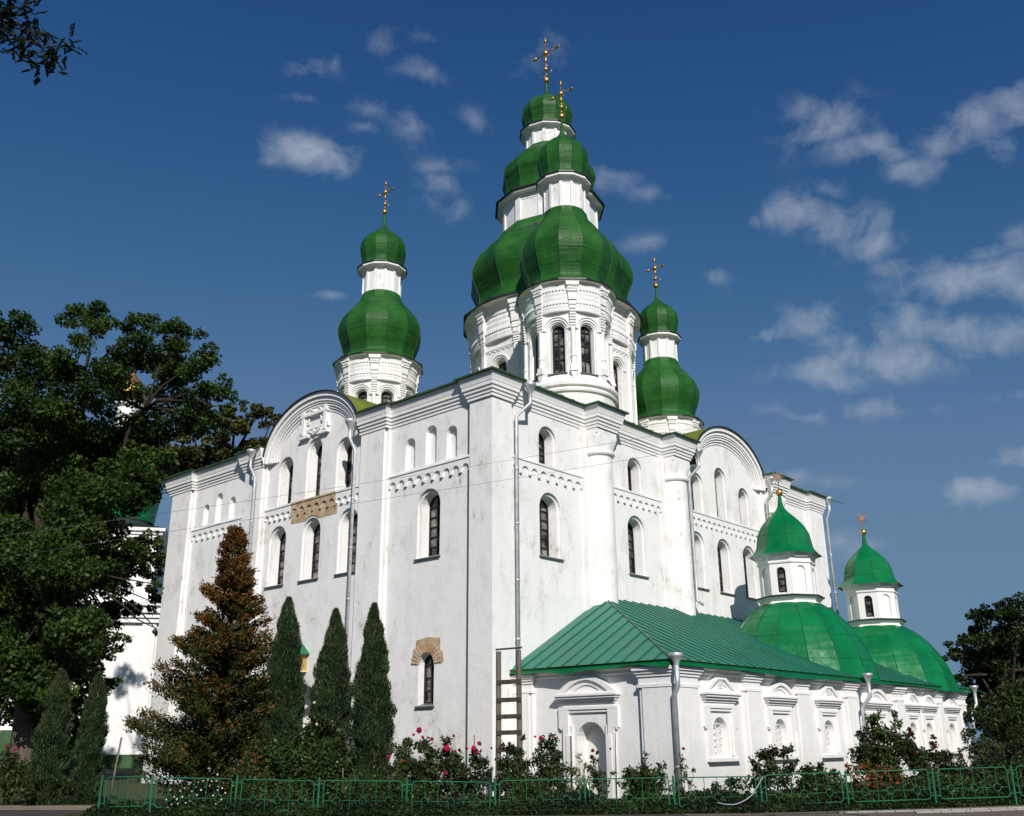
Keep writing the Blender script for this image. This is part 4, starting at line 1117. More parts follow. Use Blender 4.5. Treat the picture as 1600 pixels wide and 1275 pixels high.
# ------------------------------------------------------------------ big maple on the left
MS = 1.45
b0 = at(36, 1192, 31*MS); b0 = (b0.x, b0.y, gz(b0.x, b0.y))
maple = thing('maple_tree', b0, 'tall spreading maple with a thick grey trunk beside the white cathedral', 'tree')
spots = [(18,508,44,31),(28,570,60,32),(62,640,62,30),(10,690,80,33),(128,505,34,33),(150,498,36,31),(120,565,48,30),(185,560,42,34),(212,512,30,32),(168,615,52,30),
         (222,492,26,30),(238,560,48,32),(276,528,40,31),(300,568,38,30),(262,600,46,33),(318,614,34,29),(352,604,30,30),(374,632,18,29),(300,655,42,31),(232,668,52,33),
         (170,690,66,30),(95,720,72,31),(60,790,80,32),(140,790,76,29),(205,755,58,31),(242,722,38,30),(20,860,86,30),(100,880,80,29),(172,862,50,30),(228,868,34,31),
         (30,960,84,31),(108,975,64,29),(168,955,38,30),(88,1050,54,30),(30,1045,44,32),(160,1020,34,31),(185,905,34,32),(192,1000,22,30),(240,905,24,33),(250,985,14,31),(238,940,24,32),(225,850,30,31),(238,872,24,31.5),(212,890,28,31),(236,912,20,31),(205,845,24,31),(248,838,14,31),
         (15,1090,50,32),(70,1105,46,32.5),(105,1120,40,33),(128,1085,36,32.5),(95,1160,40,33.5),(165,1070,26,32),(130,1150,34,33.5),(20,1020,60,31.5),(70,1020,60,29.5),(120,1020,50,30),(40,1075,46,29.3),(85,1080,44,29.5),(15,1040,50,29.5),(60,1110,34,29.6),(180,960,34,31),(60,900,70,30),(0,930,70,31),(150,900,46,31)]
balls = []
for px, py, pr, d in spots:
    c = at(px, py, d*MS+random.uniform(-2.2, 2.2)); ax = (c-CAM).dot(FW); balls.append((tuple(c), pr*ax/FPX))
mb = MB(); base = Vector(b0)
top = at(60, 930, 31.3*MS)
pts = [base+Vector((0, 0, -.1)), base+Vector((0, 0, .5)), base.lerp(top, .3)+Vector((.06, .1, 0)), base.lerp(top, .65), top]
mb.tube(pts, [.85, .62, .54, .5, .42], 12)
mb.build('trunk', 'bark', maple, smooth=True)
lb = MB(); hubs = [at(x, y, q*MS) for x, y, q in ((150, 800, 31), (60, 700, 31.5), (225, 640, 30.5), (130, 620, 31), (30, 760, 31.5), (110, 900, 30))]
for h, r in zip(hubs, (.2, .2, .1, .11, .16, .14)):
    st = top if h not in (hubs[2], hubs[3]) else hubs[0]
    limb(lb, st, h, r*1.35, r*.8, .04, 6, .04, 8)
for c, r in balls:
    h = min(hubs, key=lambda q: (q-Vector(c)).length+max(0, (q.z-c[2]))*.5)
    limb(lb, h, c, .075, .02, .05, 5, .05, 5)
    for k in range(3):
        e = Vector(c)+Vector((random.gauss(0, 1), random.gauss(0, 1), random.gauss(0, .8)+.4)).normalized()*r*1.0
        limb(lb, c, e, .022, .006, .03, 3, .06, 4)
limb(lb, hubs[5], at(250, 992, 31*MS), .07, .02, .12, 8, .02, 5)
limb(lb, hubs[0], at(290, 765, 31*MS), .07, .015, .03, 6, .03, 5)
limb(lb, hubs[0], at(278, 714, 32*MS), .06, .012, .05, 6, .03, 5)
lb.build('branches', 'twig', maple, smooth=True)
crown_from_balls(balls, ['maple_leaf'], maple, .185, 560, .7, sub=11)

# ------------------------------------------------------------------ the two kinds of tree far behind
def far_tree(name, label, base, balls, mats, leaf, dens, group=None, trunk_r=.4, mix=None, sub=10, cat='tree'):
    t = thing(name, base, label, cat, group)
    m = MB(); B = Vector(base); cz = min(c[2] for c, r in balls)
    mid = Vector((sum(c[0] for c, r in balls)/len(balls), sum(c[1] for c, r in balls)/len(balls), sum(c[2] for c, r in balls)/len(balls)))
    m.tube([B-Vector((0, 0, .1)), B.lerp(mid, .35), B.lerp(mid, .75), mid], [trunk_r, trunk_r*.8, trunk_r*.6, trunk_r*.4], 8)
    m.build('trunk', 'bark', t, smooth=True)
    l = MB()
    for c, r in balls: limb(l, B.lerp(mid, random.uniform(.45, .95)), c, trunk_r*.25, trunk_r*.06, .04, 4, .04, 5)
    l.build('branches', 'twig', t)
    crown_from_balls(balls, mats, t, leaf, dens, .8, mix, sub=sub)
    return t
def pxballs(L, dj=2.0):
    out = []
    for px, py, pr, d in L:
        c = at(px, py, d+random.uniform(-dj, dj)); out.append((tuple(c), pr*(c-CAM).dot(FW)/FPX))
    return out
def foot(px, d):
    p = at(px, 1160, d); return (p.x, p.y, gz(p.x, p.y))
far_tree('maple_tree', 'olive and rust crowned tree showing behind the cathedral roof', foot(330, 62),
         pxballs([(300,668,34,60),(335,655,28,62),(365,660,32,61),(400,650,26,60),(425,655,22,62),(440,690,24,63),(270,700,36,60),(310,715,40,61),(360,705,40,62),(410,700,34,61),(440,735,26,62),
                  (285,745,34,60),(330,755,30,62),(380,740,30,61),(255,745,20,59),(420,745,34,63)]), ['olive_leaf', 'maple_leaf'], .24, 330, trunk_r=.6, mix=.25)
far_tree('chestnut_tree', 'tall dark tree rising past the far end of the chapel', foot(1575, 50),
         pxballs([(1535,955,26,50),(1560,965,28,51),(1595,960,34,50),(1525,990,24,50),(1500,1005,22,51),(1478,1020,16,50),(1550,1005,40,50),(1600,1010,46,50),(1510,1035,30,50),(1560,1055,46,49),(1610,1070,50,49),
                  (1530,1085,36,50),(1580,1110,48,48),(1630,1120,50,49),(1645,1000,44,50),(1680,1060,60,50),(1545,1130,40,49),(1660,960,40,52),(1490,1060,20,50),(1515,1110,26,49)]), ['dark_leaf', 'bush_leaf'], .17, 640, trunk_r=.45, sub=15, mix=.3)
far_tree('lilac_bush', 'broad dark bush under the tall tree past the chapel', foot(1575, 43),
         pxballs([(1535,1135,30,43),(1575,1130,36,42),(1615,1125,40,42),(1550,1170,34,42),(1590,1170,38,41),(1530,1190,26,42),(1630,1175,40,41),(1560,1200,30,41),(1605,1205,34,40),(1655,1190,40,41),(1690,1150,44,42),(1528,1160,22,40),(1540,1205,24,38),(1575,1210,26,38),(1515,1212,18,37),(1610,1215,26,38),(1550,1188,26,39),(1600,1180,30,39)], 1.0), ['bush_leaf', 'dark_leaf'], .13, 800, trunk_r=.12, mix=.6, cat='shrub')

far_tree('chestnut_tree', 'broad dark tree standing beyond the right edge of the flower bed', foot(1850, 56),
         pxballs([(1760,1000,60,56),(1830,960,70,56),(1900,990,70,57),(1780,1080,70,55),(1860,1070,80,56),(1940,1080,60,56),(1800,1150,60,54),(1900,1150,70,55)], 2.0), ['dark_leaf', 'bush_leaf'], .24, 260, trunk_r=.4, sub=10, mix=.3)
# ------------------------------------------------------------------ conifers
def thuja():
    d = 27.0; p = at(335, 1235, d); b = (p.x, p.y, gz(p.x, p.y)); H = at(335, 826, d).z-b[2]
    t = thing('thuja_tree', b, 'ragged tall thuja with rusty brown upper sprays in front of the cathedral', 'tree')
    m = MB(); m.tube([Vector(b), Vector(b)+Vector((.05, 0, H*.5)), Vector(b)+Vector((0, 0, H*.97))], [.17, .10, .015], 8); m.build('trunk', 'bark', t)
    P = []; A = []; br = []; lm = MB()
    prof = [(0, 1.0), (.08, 1.6), (.2, 1.85), (.33, 1.85), (.45, 1.5), (.55, 1.15), (.66, .85), (.78, .60), (.88, .42), (.95, .24), (1, .06)]
    def R(h):
        for (a, x), (c, y) in zip(prof, prof[1:]):
            if h <= c: return x+(y-x)*(h-a)/(c-a)
        return .05
    for i in range(300):
        h = random.uniform(.015, .985)**0.92; az = random.uniform(0, 2*PI); r = R(h)*random.uniform(.5, 1.25)
        # lopsided: fuller to the right half way up
        s = Vector(b)+Vector((0, 0, H*h-.22*r)); e = Vector((math.cos(az), math.sin(az), 0))
        tip = s+e*r+Vector((0, 0, .30*r+.1))
        lm.tube([s, s.lerp(tip, .5)+Vector((0, 0, -.08*r)), tip], [.022, .014, .005], 4)
        n = int(110+190*r)
        u = rng.uniform(.18, 1.05, n)**.8
        c = np.array(s)+np.outer(u, np.array(tip-s))
        c += rng.normal(size=(n, 3))*np.array([.12, .12, .11])*(.5+.35*r)*(1.1-.5*u.reshape(-1, 1))
        P.append(c); A.append(np.tile(np.array(e)*.8+np.array([0, 0, .55]), (n, 1)))
        br.append(np.where(rng.uniform(size=n) < np.clip((h-.38)*1.4+(u-.62)*.9+random.uniform(-.3, .3), .06, .85), 1, 0))
    P = np.concatenate(P); A = np.concatenate(A); br = np.concatenate(br)
    ax = unit(A+rng.normal(size=A.shape)*.6); sd = unit(np.cross(ax, rng.normal(size=A.shape)))
    V = quads(P, ax, sd, .12*(1+.5*rng.uniform(-1, 1, len(P))), .042)
    leaf_obj('crown', V, ['thuja_green', 'thuja_brown'], t, br); lm.build('branches', 'twig', t)
    # thin bare leader and long dry twigs
    return t
thuja()
def juniper(px, pt, pb, hw, d, label, group, seed):
    random.seed(seed)
    p = at(px, pb, d); b = (p.x, p.y, gz(p.x, p.y)); q = at(px, pt, d)
    H = q.z-b[2]; W = hw*(p-CAM).dot(FW)/FPX
    t = thing('juniper_tree', b, label, 'tree', group)
    m = MB(); m.tube([Vector(b), Vector(b)+Vector((0, 0, H*.9))], [.09, .02], 7); m.build('trunk', 'bark', t)
    n = int(62000*W*H/3.2)
    h = rng.uniform(0, 1, n)**.9; az = rng.uniform(0, 2*PI, n)
    prof = np.interp(h, [0, .05, .2, .37, .54, .68, .865, .95, 1], [.85, .95, 1.0, .99, .93, .76, .46, .22, .03])
    lump = 1+.13*np.sin(az*3+h*17+seed)+.11*np.sin(az*5-h*29+2*seed)+.08*np.sin(h*61+az*2)+.07*np.sin(h*7+seed*1.7)
    r = W*prof*lump*(.35+.65*rng.uniform(0, 1, n)**.5)*(1+.10*(rng.uniform(0, 1, n) > .93))
    P = np.stack([b[0]+r*np.cos(az), b[1]+r*np.sin(az), b[2]+.03+H*h*.975], 1)
    P[:, :2] += np.outer(h**2, np.array([random.uniform(-.10, .10), random.uniform(-.10, .10)]))
    P[:, :2] += (.035*np.sin(h*23+seed*3))[:, None]*np.array([1, .6])
    A = np.stack([np.cos(az)*.42, np.sin(az)*.42, np.full(n, .9)], 1)+rng.normal(size=(n, 3))*.30
    ax = unit(A); sd = unit(np.cross(ax, rng.normal(size=(n, 3))))
    L = .115*(1+.5*rng.uniform(-1, 1, n))*np.where(h > .85, 1.35, 1)
    V = quads(P, ax, sd, L, .020)
    mi = (rng.uniform(size=n) < np.where(h > .8, .35, .10)).astype(int)
    mi[rng.uniform(size=n) < .012] = 2
    leaf_obj('crown', V, ['juniper', 'juniper_tip', 'thuja_brown'], t, mi)
G = 'columnar junipers in the flower bed'
juniper(437, 930, 1236, 31, 26.2, 'columnar juniper between the rusty thuja and the icon case', G, 1)
juniper(510, 948, 1236, 32, 26.0, 'columnar juniper between the icon case and the silver downpipe', G, 2)
juniper(577, 940, 1234, 31, 25.6, 'columnar juniper standing next to the red roses', G, 3)
juniper(72, 1046, 1232, 27, 27.5, 'columnar juniper close to the thick maple trunk', G, 4)
juniper(133, 1050, 1232, 22, 27.8, 'columnar juniper in front of the distant white church', G, 5)
random.seed(21)

# ------------------------------------------------------------------ roses and other plants of the bed
def flower(mb, c, r):
    c = Vector(c)
    for k in range(9):
        d = Vector((random.gauss(0, 1), random.gauss(0, 1), random.gauss(.3, .8))).normalized()
        a = d.orthogonal().normalized(); bb = d.cross(a)
        o = c+d*r*.45
        mb.add([o-a*r*.6+d*r*.2, o+bb*r*.55, o+a*r*.6+d*r*.25, o-bb*r*.55, o+d*r*.15], [(0, 1, 4), (1, 2, 4), (2, 3, 4), (3, 0, 4)])
    mb.ball(c, r*.62, 7, .85, 5)
def shrub(name, label, cat, foots, leafspots, mats, leaf, dens, flowers=(), group=None, mix=None, up=.4, droop=.2, stem_r=.012, sub=7, aspect=.6):
    """foots: pixel foot (x, d); leafspots: (px, py, radius px, d)"""
    fx, fd = foots; p = at(fx, 1238, fd); b = (p.x, p.y, gz(p.x, p.y))
    t = thing(name, b, label, cat, group)
    balls = pxballs(leafspots, .15)
    st = MB()
    for c, r in balls:
        limb(st, Vector(b)+Vector((random.gauss(0, .12), random.gauss(0, .12), 0)), Vector(c)+Vector((0, 0, r*.6)), stem_r, stem_r*.35, .02, 5, .03, 5)
        for k in range(2):
            e = Vector(c)+Vector((random.gauss(0, 1), random.gauss(0, 1), random.gauss(.6, .5))).normalized()*r
            limb(st, c, e, stem_r*.5, stem_r*.25, .03, 3, .04, 4)
    st.build('stems', 'twig', t)
    P = []
    for c, r in balls:
        k = max(4, int(sub*1.3*r/.3))
        cs = np.array(c)+unit(rng.normal(size=(k, 3)))*(r*rng.uniform(.2, .95, (k, 1)))
        for q in cs: P.append(blob(q, r*.62, max(5, int(dens*r*r*.50)), 1.0, .0))
    P = np.concatenate(P); P = P[P[:, 2] > b[2]+.02]
    mi = (rng.uniform(size=len(P)) < mix).astype(int) if mix else None
    leaf_obj('foliage', rand_leaves(P, leaf, aspect, up, droop), mats, t, mi)
    for (px, py, r, d, m) in flowers:
        f = MB(); flower(f, at(px, py, d), r*d*1.05/FPX*.95); f.build('flower', m, t)
    return t
RL = ['rose_leaf', 'red_leaf']
RG = 'rose bushes along the walls'
shrub('rose_bush', 'rose bush with small red blooms close to the last columnar juniper', 'rose bush', (628, 24.6),
      [(625,1175,16,24.6),(640,1160,14,24.8),(632,1195,20,24.5),(652,1200,18,24.6),(618,1205,14,24.4),(630,1225,22,24.5),(655,1228,20,24.4)], RL, .085, 1500,
      [(607,1183,4,24.4,'red_petal'),(631,1190,3.5,24.3,'red_petal')], RG, .1)
shrub('rose_bush', 'rose bush topped by a cluster of crimson blooms on the white wall', 'rose bush', (662, 24.4),
      [(660,1165,15,24.5),(668,1185,19,24.4),(655,1205,19,24.3),(680,1205,18,24.4),(668,1228,24,24.3),(690,1230,16,24.3)], RL, .085, 1500,
      [(655,1141,6,24.3,'red_petal'),(646,1148,3,24.3,'red_petal'),(660,1152,3.5,24.3,'red_petal'),(675,1155,4,24.4,'red_petal'),(697,1208,6,24.2,'red_petal')], RG, .08)
shrub('rose_bush', 'rose bush with the largest crimson bloom half way up', 'rose bush', (705, 24.3),
      [(700,1158,11,24.4),(690,1178,14,24.3),(712,1180,15,24.4),(706,1200,20,24.3),(722,1210,16,24.3),(708,1228,22,24.2)], RL, .085, 1500,
      [(698,1170,7.5,24.1,'red_petal'),(709,1150,3,24.3,'red_petal'),(711,1174,3,24.2,'pink_petal'),(718,1172,3.5,24.2,'dark_petal')], RG, .1)
shrub('rose_bush', 'rose bush with crimson blooms just left of the wooden ladder', 'rose bush', (745, 24.3),
      [(742,1178,12,24.3),(735,1195,15,24.3),(750,1200,16,24.3),(742,1222,20,24.2),(765,1225,14,24.2),(728,1228,16,24.2),(762,1208,8,24.3)], RL, .085, 1500,
      [(729,1169,3.5,24.2,'red_petal'),(740,1170,6,24.1,'red_petal'),(749,1162,4.5,24.2,'red_petal'),(745,1176,4.5,24.1,'pink_petal'),(768,1169,2.5,24.2,'pink_petal')], RG, .1)
shrub('rose_bush', 'dark rose bush growing through the foot of the wooden ladder', 'rose bush', (800, 24.3),
      [(795,1168,13,24.4),(808,1175,15,24.4),(792,1192,17,24.3),(815,1198,18,24.3),(800,1220,24,24.2),(825,1222,16,24.2),(819,1152,6,24.4)], RL, .085, 1500, [], RG, .12)
shrub('rose_bush', 'rose bush with small red blooms between the ladder and the chapel portal', 'rose bush', (858, 24.2),
      [(845,1165,12,24.3),(862,1162,13,24.3),(850,1185,18,24.2),(872,1178,12,24.3),(868,1200,20,24.2),(848,1212,20,24.1),(875,1222,18,24.1),(893,1210,9,24.2)], RL, .085, 1500,
      [(845,1153,4.5,24.1,'red_petal'),(836,1151,2.5,24.2,'red_petal'),(858,1152,2,24.2,'pink_petal')], RG, .08)
shrub('lily_clump', 'clump of yellowing lily stems before the chapel portal', 'flower', (910, 24.1),
      [(903,1180,9,24.2),(915,1196,11,24.1),(906,1210,13,24.1),(922,1215,11,24.0),(903,1228,14,24.1),(933,1228,9,24.1)], ['yellow_leaf', 'bush_leaf'], .13, 900, [], None, .35, aspect=.2)
shrub('rose_bush', 'thin rose bush with dark red blooms before the chapel portal niche', 'rose bush', (932, 23.9),
      [(930,1190,8,24),(925,1205,12,23.9),(938,1205,9,23.9),(932,1222,14,23.9),(945,1230,12,23.9),(957,1208,6,24)], RL, .075, 1300,
      [(926,1173,3.8,23.8,'dark_petal'),(933,1176,3.8,23.8,'dark_petal'),(925,1183,4.5,23.8,'dark_petal'),(954,1170,2.5,23.9,'dark_petal')], RG, .1)
shrub('shrub', 'low rounded dark shrub by the left pilaster of the chapel corner', 'shrub', (1005, 23.8),
      [(985,1215,16,23.8),(1003,1210,18,23.8),(1022,1212,17,23.8),(990,1230,18,23.7),(1015,1232,20,23.7),(1036,1226,14,23.8)], ['bush_leaf', 'rose_leaf'], .08, 1700, [], None, .5)
shrub('rose_bush', 'single upright rose stem above the low rounded shrub', 'rose bush', (1008, 23.9),
      [(1009,1180,6,23.9),(1006,1192,7,23.9),(1012,1200,7,23.9),(1034,1197,8,23.9),(1032,1210,8,23.9)], RL, .08, 1200, [], RG, .25)
shrub('rose_bush', 'tall slender rose with one pink bloom at the chapel corner downpipe', 'rose bush', (1066, 23.7),
      [(1067,1186,6,23.7),(1066,1200,8,23.7),(1068,1214,9,23.7),(1060,1222,8,23.7),(1078,1225,7,23.7),(1066,1236,11,23.6),(1084,1205,5,23.7),(1056,1240,8,23.6)], RL, .075, 1500, [(1068,1170,3.4,23.6,'pink_petal')], RG, .1)
shrub('shrub', 'low loose shrub beside the grey hose', 'shrub', (1140, 23.4),
      [(1120,1232,12,23.5),(1140,1225,14,23.5),(1158,1228,13,23.5),(1128,1244,14,23.4),(1150,1244,15,23.4),(1168,1240,10,23.4)], ['bush_leaf', 'rose_leaf'], .085, 1300, [], None, .4)
shrub('rose_bush', 'rounded rose bush with faded cream and red blooms under the second chapel window', 'rose bush', (1208, 23.6),
      [(1190,1182,14,23.7),(1208,1178,15,23.7),(1226,1175,13,23.7),(1236,1168,7,23.8),(1185,1200,15,23.6),(1205,1202,18,23.6),(1228,1200,16,23.6),(1200,1222,20,23.5),(1225,1225,18,23.5),(1180,1225,13,23.5),(1243,1190,7,23.7)], RL, .08, 1700,
      [(1203,1176,3,23.5,'dark_petal'),(1216,1173,3,23.5,'cream_petal'),(1208,1196,3.5,23.4,'cream_petal'),(1214,1172,2.5,23.5,'red_petal')], RG, .3)
shrub('shrub', 'low green shrub under the third chapel window', 'shrub', (1275, 23.9),
      [(1262,1205,14,24),(1280,1203,13,24),(1258,1222,16,23.9),(1282,1222,18,23.9),(1302,1210,12,24),(1300,1228,16,23.9),(1268,1238,14,23.7)], ['bush_leaf', 'rose_leaf'], .085, 1500, [], None, .4)
shrub('flower_bed', 'bed of low orange and rust flowers in front of the climbing rose', 'flowers', (1362, 24.3),
      [(1325,1203,10,24.4),(1345,1200,12,24.4),(1362,1206,13,24.3),(1380,1205,12,24.3),(1400,1208,11,24.3),(1340,1218,12,24.2),(1392,1220,12,24.2),(1370,1224,14,24.1)], ['orange_leaf', 'bush_leaf'], .075, 1700, [], None, .45)
shrub('climbing_rose', 'large climbing rose bush over the chapel downpipe, the tallest in the bed', 'rose bush', (1375, 25.0),
      [(1362,1128,13,25.2),(1372,1120,9,25.2),(1398,1118,8,25.2),(1402,1132,10,25.2),(1350,1150,15,25.1),(1372,1148,20,25),(1395,1155,18,25),(1348,1175,19,25),(1375,1178,24,25),(1405,1175,20,24.9),(1360,1200,22,24.8),(1395,1200,24,24.8),(1425,1170,14,25),(1422,1145,10,25.1),(1430,1195,20,24.9),(1332,1172,6,25)],
      ['bush_leaf', 'red_leaf'], .09, 1500, [(1421,1139,4,24.8,'dark_petal'),(1424,1146,4,24.8,'dark_petal'),(1413,1157,3,24.8,'dark_petal'),(1428,1177,3.5,24.7,'dark_petal')], None, .12)
shrub('rose_bush', 'spreading reddish rose bush towards the far end of the chapel', 'rose bush', (1465, 25.4),
      [(1445,1178,14,25.5),(1458,1165,9,25.5),(1462,1180,15,25.4),(1478,1185,15,25.4),(1448,1200,18,25.3),(1472,1202,20,25.3),(1495,1200,16,25.4),(1512,1210,14,25.3),(1458,1152,5,25.5)], RL, .085, 1500,
      [(1460,1167,4,25.2,'dark_petal'),(1457,1160,3,25.2,'dark_petal')], RG, .35)
shrub('rose_bush', 'thin dark rose at the downpipe of the chapel end', 'rose bush', (1505, 26.0),
      [(1500,1172,6,26),(1502,1186,8,26),(1518,1180,7,26),(1520,1165,5,26),(1508,1205,12,25.9),(1528,1200,10,26)], RL, .085, 1300, [], RG, .3)
shrub('shrub', 'dark leafy shrub at the right end of the fence', 'shrub', (1545, 26.5),
      [(1535,1200,16,26.5),(1560,1205,20,26.5),(1590,1205,22,26.4),(1545,1222,18,26.2),(1580,1225,22,26.2),(1615,1215,22,26.3)], ['dark_leaf', 'bush_leaf'], .10, 1200, [], None, .25)
shrub('shrub', 'leafy shrub climbing between the two middle junipers', 'shrub', (478, 24.8),
      [(440,1180,26,25),(470,1165,20,25.1),(500,1172,24,25),(528,1170,22,25),(455,1205,28,24.8),(495,1205,30,24.8),(530,1205,26,24.8),(478,1140,14,25.2),(490,1118,10,25.3),(505,1130,14,25.2),(535,1150,12,25.1),(470,1228,26,24.6),(520,1228,26,24.6)],
      ['bush_leaf', 'rose_leaf'], .095, 1300, [(491,1098,3,25,'cream_petal'),(495,1132,3,24.9,'cream_petal'),(527,1191,2.6,24.6,'cream_petal')], None, .3)
shrub('shrub', 'dark shrub at the foot of the rusty thuja', 'shrub', (400, 25),
      [(398,1190,22,25.4),(415,1200,22,25.2),(385,1215,26,25),(410,1228,24,24.8),(370,1228,20,24.8),(425,1180,14,25.3)], ['bush_leaf', 'thuja_brown'], .09, 1300, [], None, .18)
shrub('shrub', 'dark green shrub under the thick maple trunk', 'shrub', (30, 28),
      [(10,1205,20,28),(35,1215,22,28),(60,1222,18,27.5),(100,1228,16,27.5),(10,1228,20,27.5),(45,1232,16,27)], ['dark_leaf', 'bush_leaf'], .11, 1000, [(12,1165,3,28,'pink_petal'),(22,1171,3,28,'pink_petal')], None, .3)
shrub('rose_bush', 'leggy rose with pink blooms in front of the maple trunk', 'rose bush', (18, 28),
      [(14,1172,9,28),(24,1180,9,28),(8,1185,10,28),(18,1196,12,28)], RL, .085, 1000, [(10,1166,3.2,27.8,'pink_petal'),(22,1172,3.2,27.8,'pink_petal'),(28,1170,2.6,27.8,'red_petal')], RG, .1)
shrub('petunia_clump', 'drift of small white flowers at the foot of the rusty thuja', 'flowers', (305, 23.2),
      [(270,1248,11,22.55),(292,1240,12,22.6),(315,1232,13,22.65),(335,1228,11,22.7),(300,1252,12,22.55),(325,1248,13,22.55),(345,1245,11,22.6)], ['bush_leaf', 'dark_leaf'], .07, 1500,
      [(x, y+random.uniform(-2, 2), random.uniform(1.3, 2.1), 22.35+(1262-y)*.008, 'white_petal') for x, y in [(262,1262),(268,1255),(276,1251),(285,1246),(260,1248),(272,1244),(282,1238),(278,1258),(290,1253),(296,1250),(302,1247),(295,1243),(300,1238),(306,1232),(312,1228),(318,1222),(325,1220),(331,1221),(338,1222),(328,1228),(320,1230),(314,1236),(308,1242),(340,1210),(347,1230),(340,1236),(333,1243),(346,1250),(337,1255),(352,1240),(266,1234),(288,1232),(322,1239),(310,1222),(341,1228)]], None, .4)
# ------------------------------------------------------------------ ground cover along the fence
def covers():
    n = 120000; P = []; H = []
    u = rng.uniform(-9.2, 13.5, n); d0 = np.where(u > 7, 22.25+(u-7)*.05, 22.1)
    d = d0+rng.uniform(0, 1, n)**1.3*1.9
    wave = .27+.08*np.sin(u*1.7)+.05*np.sin(u*4.3+1)+.04*np.sin(u*9+d*5)
    edge = np.clip((d-d0)/.35, .25, 1)
    for i in range(n):
        p = fr(d[i], u[i]); P.append((p.x, p.y, p.z))
    P = np.array(P); P[:, 2] += wave*edge*rng.uniform(.1, 1, n)
    return leaf_obj('ground_cover', rand_leaves(P, .075, .45, .7, -.2), ['grass', 'bush_leaf'], None, (rng.uniform(size=n) < .12).astype(int))
tag(covers(), 'dark green ground cover along the foot of the fence', 'ground cover', kind='stuff')
def belt():
    n = 95000; P = []
    u = rng.uniform(-6.2, 13.5, n); dd = 22.7+rng.uniform(0, 1, n)*(2.6+.8*np.sin(u*.9))
    hgt = np.clip(.30+.22*np.sin(u*1.9+.7)+.16*np.sin(u*4.7)+.12*np.sin(dd*5+u*3), .06, .8)*np.where((u > 3.2) & (u < 5.6), .55, 1)*np.where(u < -2.6, 1.5, 1)
    for i in range(n):
        p = fr(dd[i], u[i]); P.append((p.x, p.y, p.z))
    P = np.array(P); P[:, 2] += hgt*rng.uniform(0.02, 1, n)
    return leaf_obj('bedding_plants', rand_leaves(P, .085, .5, .6, -.3), ['bush_leaf', 'rose_leaf', 'yellow_leaf'], None, np.where(rng.uniform(size=n) < .5, 0, np.where(rng.uniform(size=n) < .97, 1, 2)))
tag(belt(), 'low mixed bedding plants filling the flower bed behind the fence', 'bedding plants', kind='stuff')
def litter():
    P = []
    for i in range(60):
        p = fr(random.uniform(21.2, 22.2), random.uniform(4, 13)); P.append((p.x, p.y, p.z+.02))
    return leaf_obj('fallen_leaves', rand_leaves(np.array(P), .06, .6, 6, 0), ['yellow_leaf'], None)
tag(litter(), 'scattered yellow leaves on the pavement', 'leaves', kind='stuff')

# ------------------------------------------------------------------ the low garden fence
fence = thing('garden_fence', tuple(fr(22.4, 0)), 'low green tubular garden fence with rings, running along the flower bed', 'fence')
posts = [(160, 1214), (240, 1213), (372, 1214), (500, 1218), (636, 1219), (772, 1221), (913, 1218), (1052, 1215), (1187, 1212), (1321, 1207), (1456, 1202), (1578, 1198), (1700, 1194)]
FD = 22.45
PT = [at(px, py, FD)+Vector((random.uniform(-.02, .02), random.uniform(-.02, .02), random.uniform(-.012, .012))) for px, py in posts]
def panel(A, B, zt, h=.60):
    m = MB(); W = (B-A).length; e = (B-A).normalized()
    P = lambda s, z: A+e*s+Vector((0, 0, z))
    zt0 = zt-A.z; r = .075; s0, s1 = .105, W-.105; zb = zt0-h
    L = []
    for cx_, cz_, a0 in ((s1-r, zt0-r, 0), (s0+r, zt0-r, 90), (s0+r, zb+r, 180), (s1-r, zb+r, 270)):
        for k in range(4):
            a = math.radians(a0+30*k); L.append(P(cx_+r*math.cos(a), cz_+r*math.sin(a)))
    m.tube(L, .0125, 7, closed=True)
    zm = zb+.20; n = 6
    for k in range(1, n):
        s = s0+(s1-s0)*k/n
        if k % 2 == 0: m.tube([P(s, zt0), P(s, zb)], .008, 5)
        else:
            m.tube([P(s, zt0), P(s, zm+.075)], .006, 5); m.tube([P(s, zm-.075), P(s, zb)], .006, 5)
            m.tube([P(s+.075*math.cos(a), zm+.075*math.sin(a)) for a in [k2*PI/8 for k2 in range(16)]], .0075, 5, closed=True)
    ks = [s0]+[x for k in (1, 3, 5) for x in (s0+(s1-s0)*k/n-.075, s0+(s1-s0)*k/n+.075)]+[s1]
    for a, b in zip(ks[::2], ks[1::2]): m.tube([P(a, zm), P(b, zm)], .006, 5)
    for z in (zt0-.07, zb+.07):
        for a, b in ((0, s0), (s1, W)): m.tube([P(a, z), P(b, z)], .011, 5)
    m.build('fence_panel', 'fence', fence)
for i, p in enumerate(PT):
    g = gz(p.x, p.y); m = MB()
    m.tube([(p.x+random.uniform(-.02, .02), p.y+random.uniform(-.02, .02), g-.05), (p.x, p.y, p.z+.02)], .024, 8); m.ball((p.x, p.y, p.z+.02), .024, 8)
    m.build('fence_post', 'fence', fence)
for A, B in zip(PT, PT[1:]):
    panel(Vector((A.x, A.y, A.z)), Vector((B.x, B.y, B.z)), A.z-.012+(B.z-A.z)*.5)
gate = thing('garden_gate', tuple(at(158, 1262, 22.6)), 'dark green gate leaf standing open at the sandy path', 'gate')
g0 = at(160, 1216, 22.7); g1 = at(200, 1217, 24.0); zg = gz(g0.x, g0.y)
m = MB(); m.tube([(g0.x, g0.y, zg-.05), (g0.x, g0.y, g0.z+.05)], .03, 8); m.build('post', 'fence_dark', gate)
m = MB(); e = Vector((g1.x-g0.x, g1.y-g0.y, 0)); W_ = e.length; e.normalize()
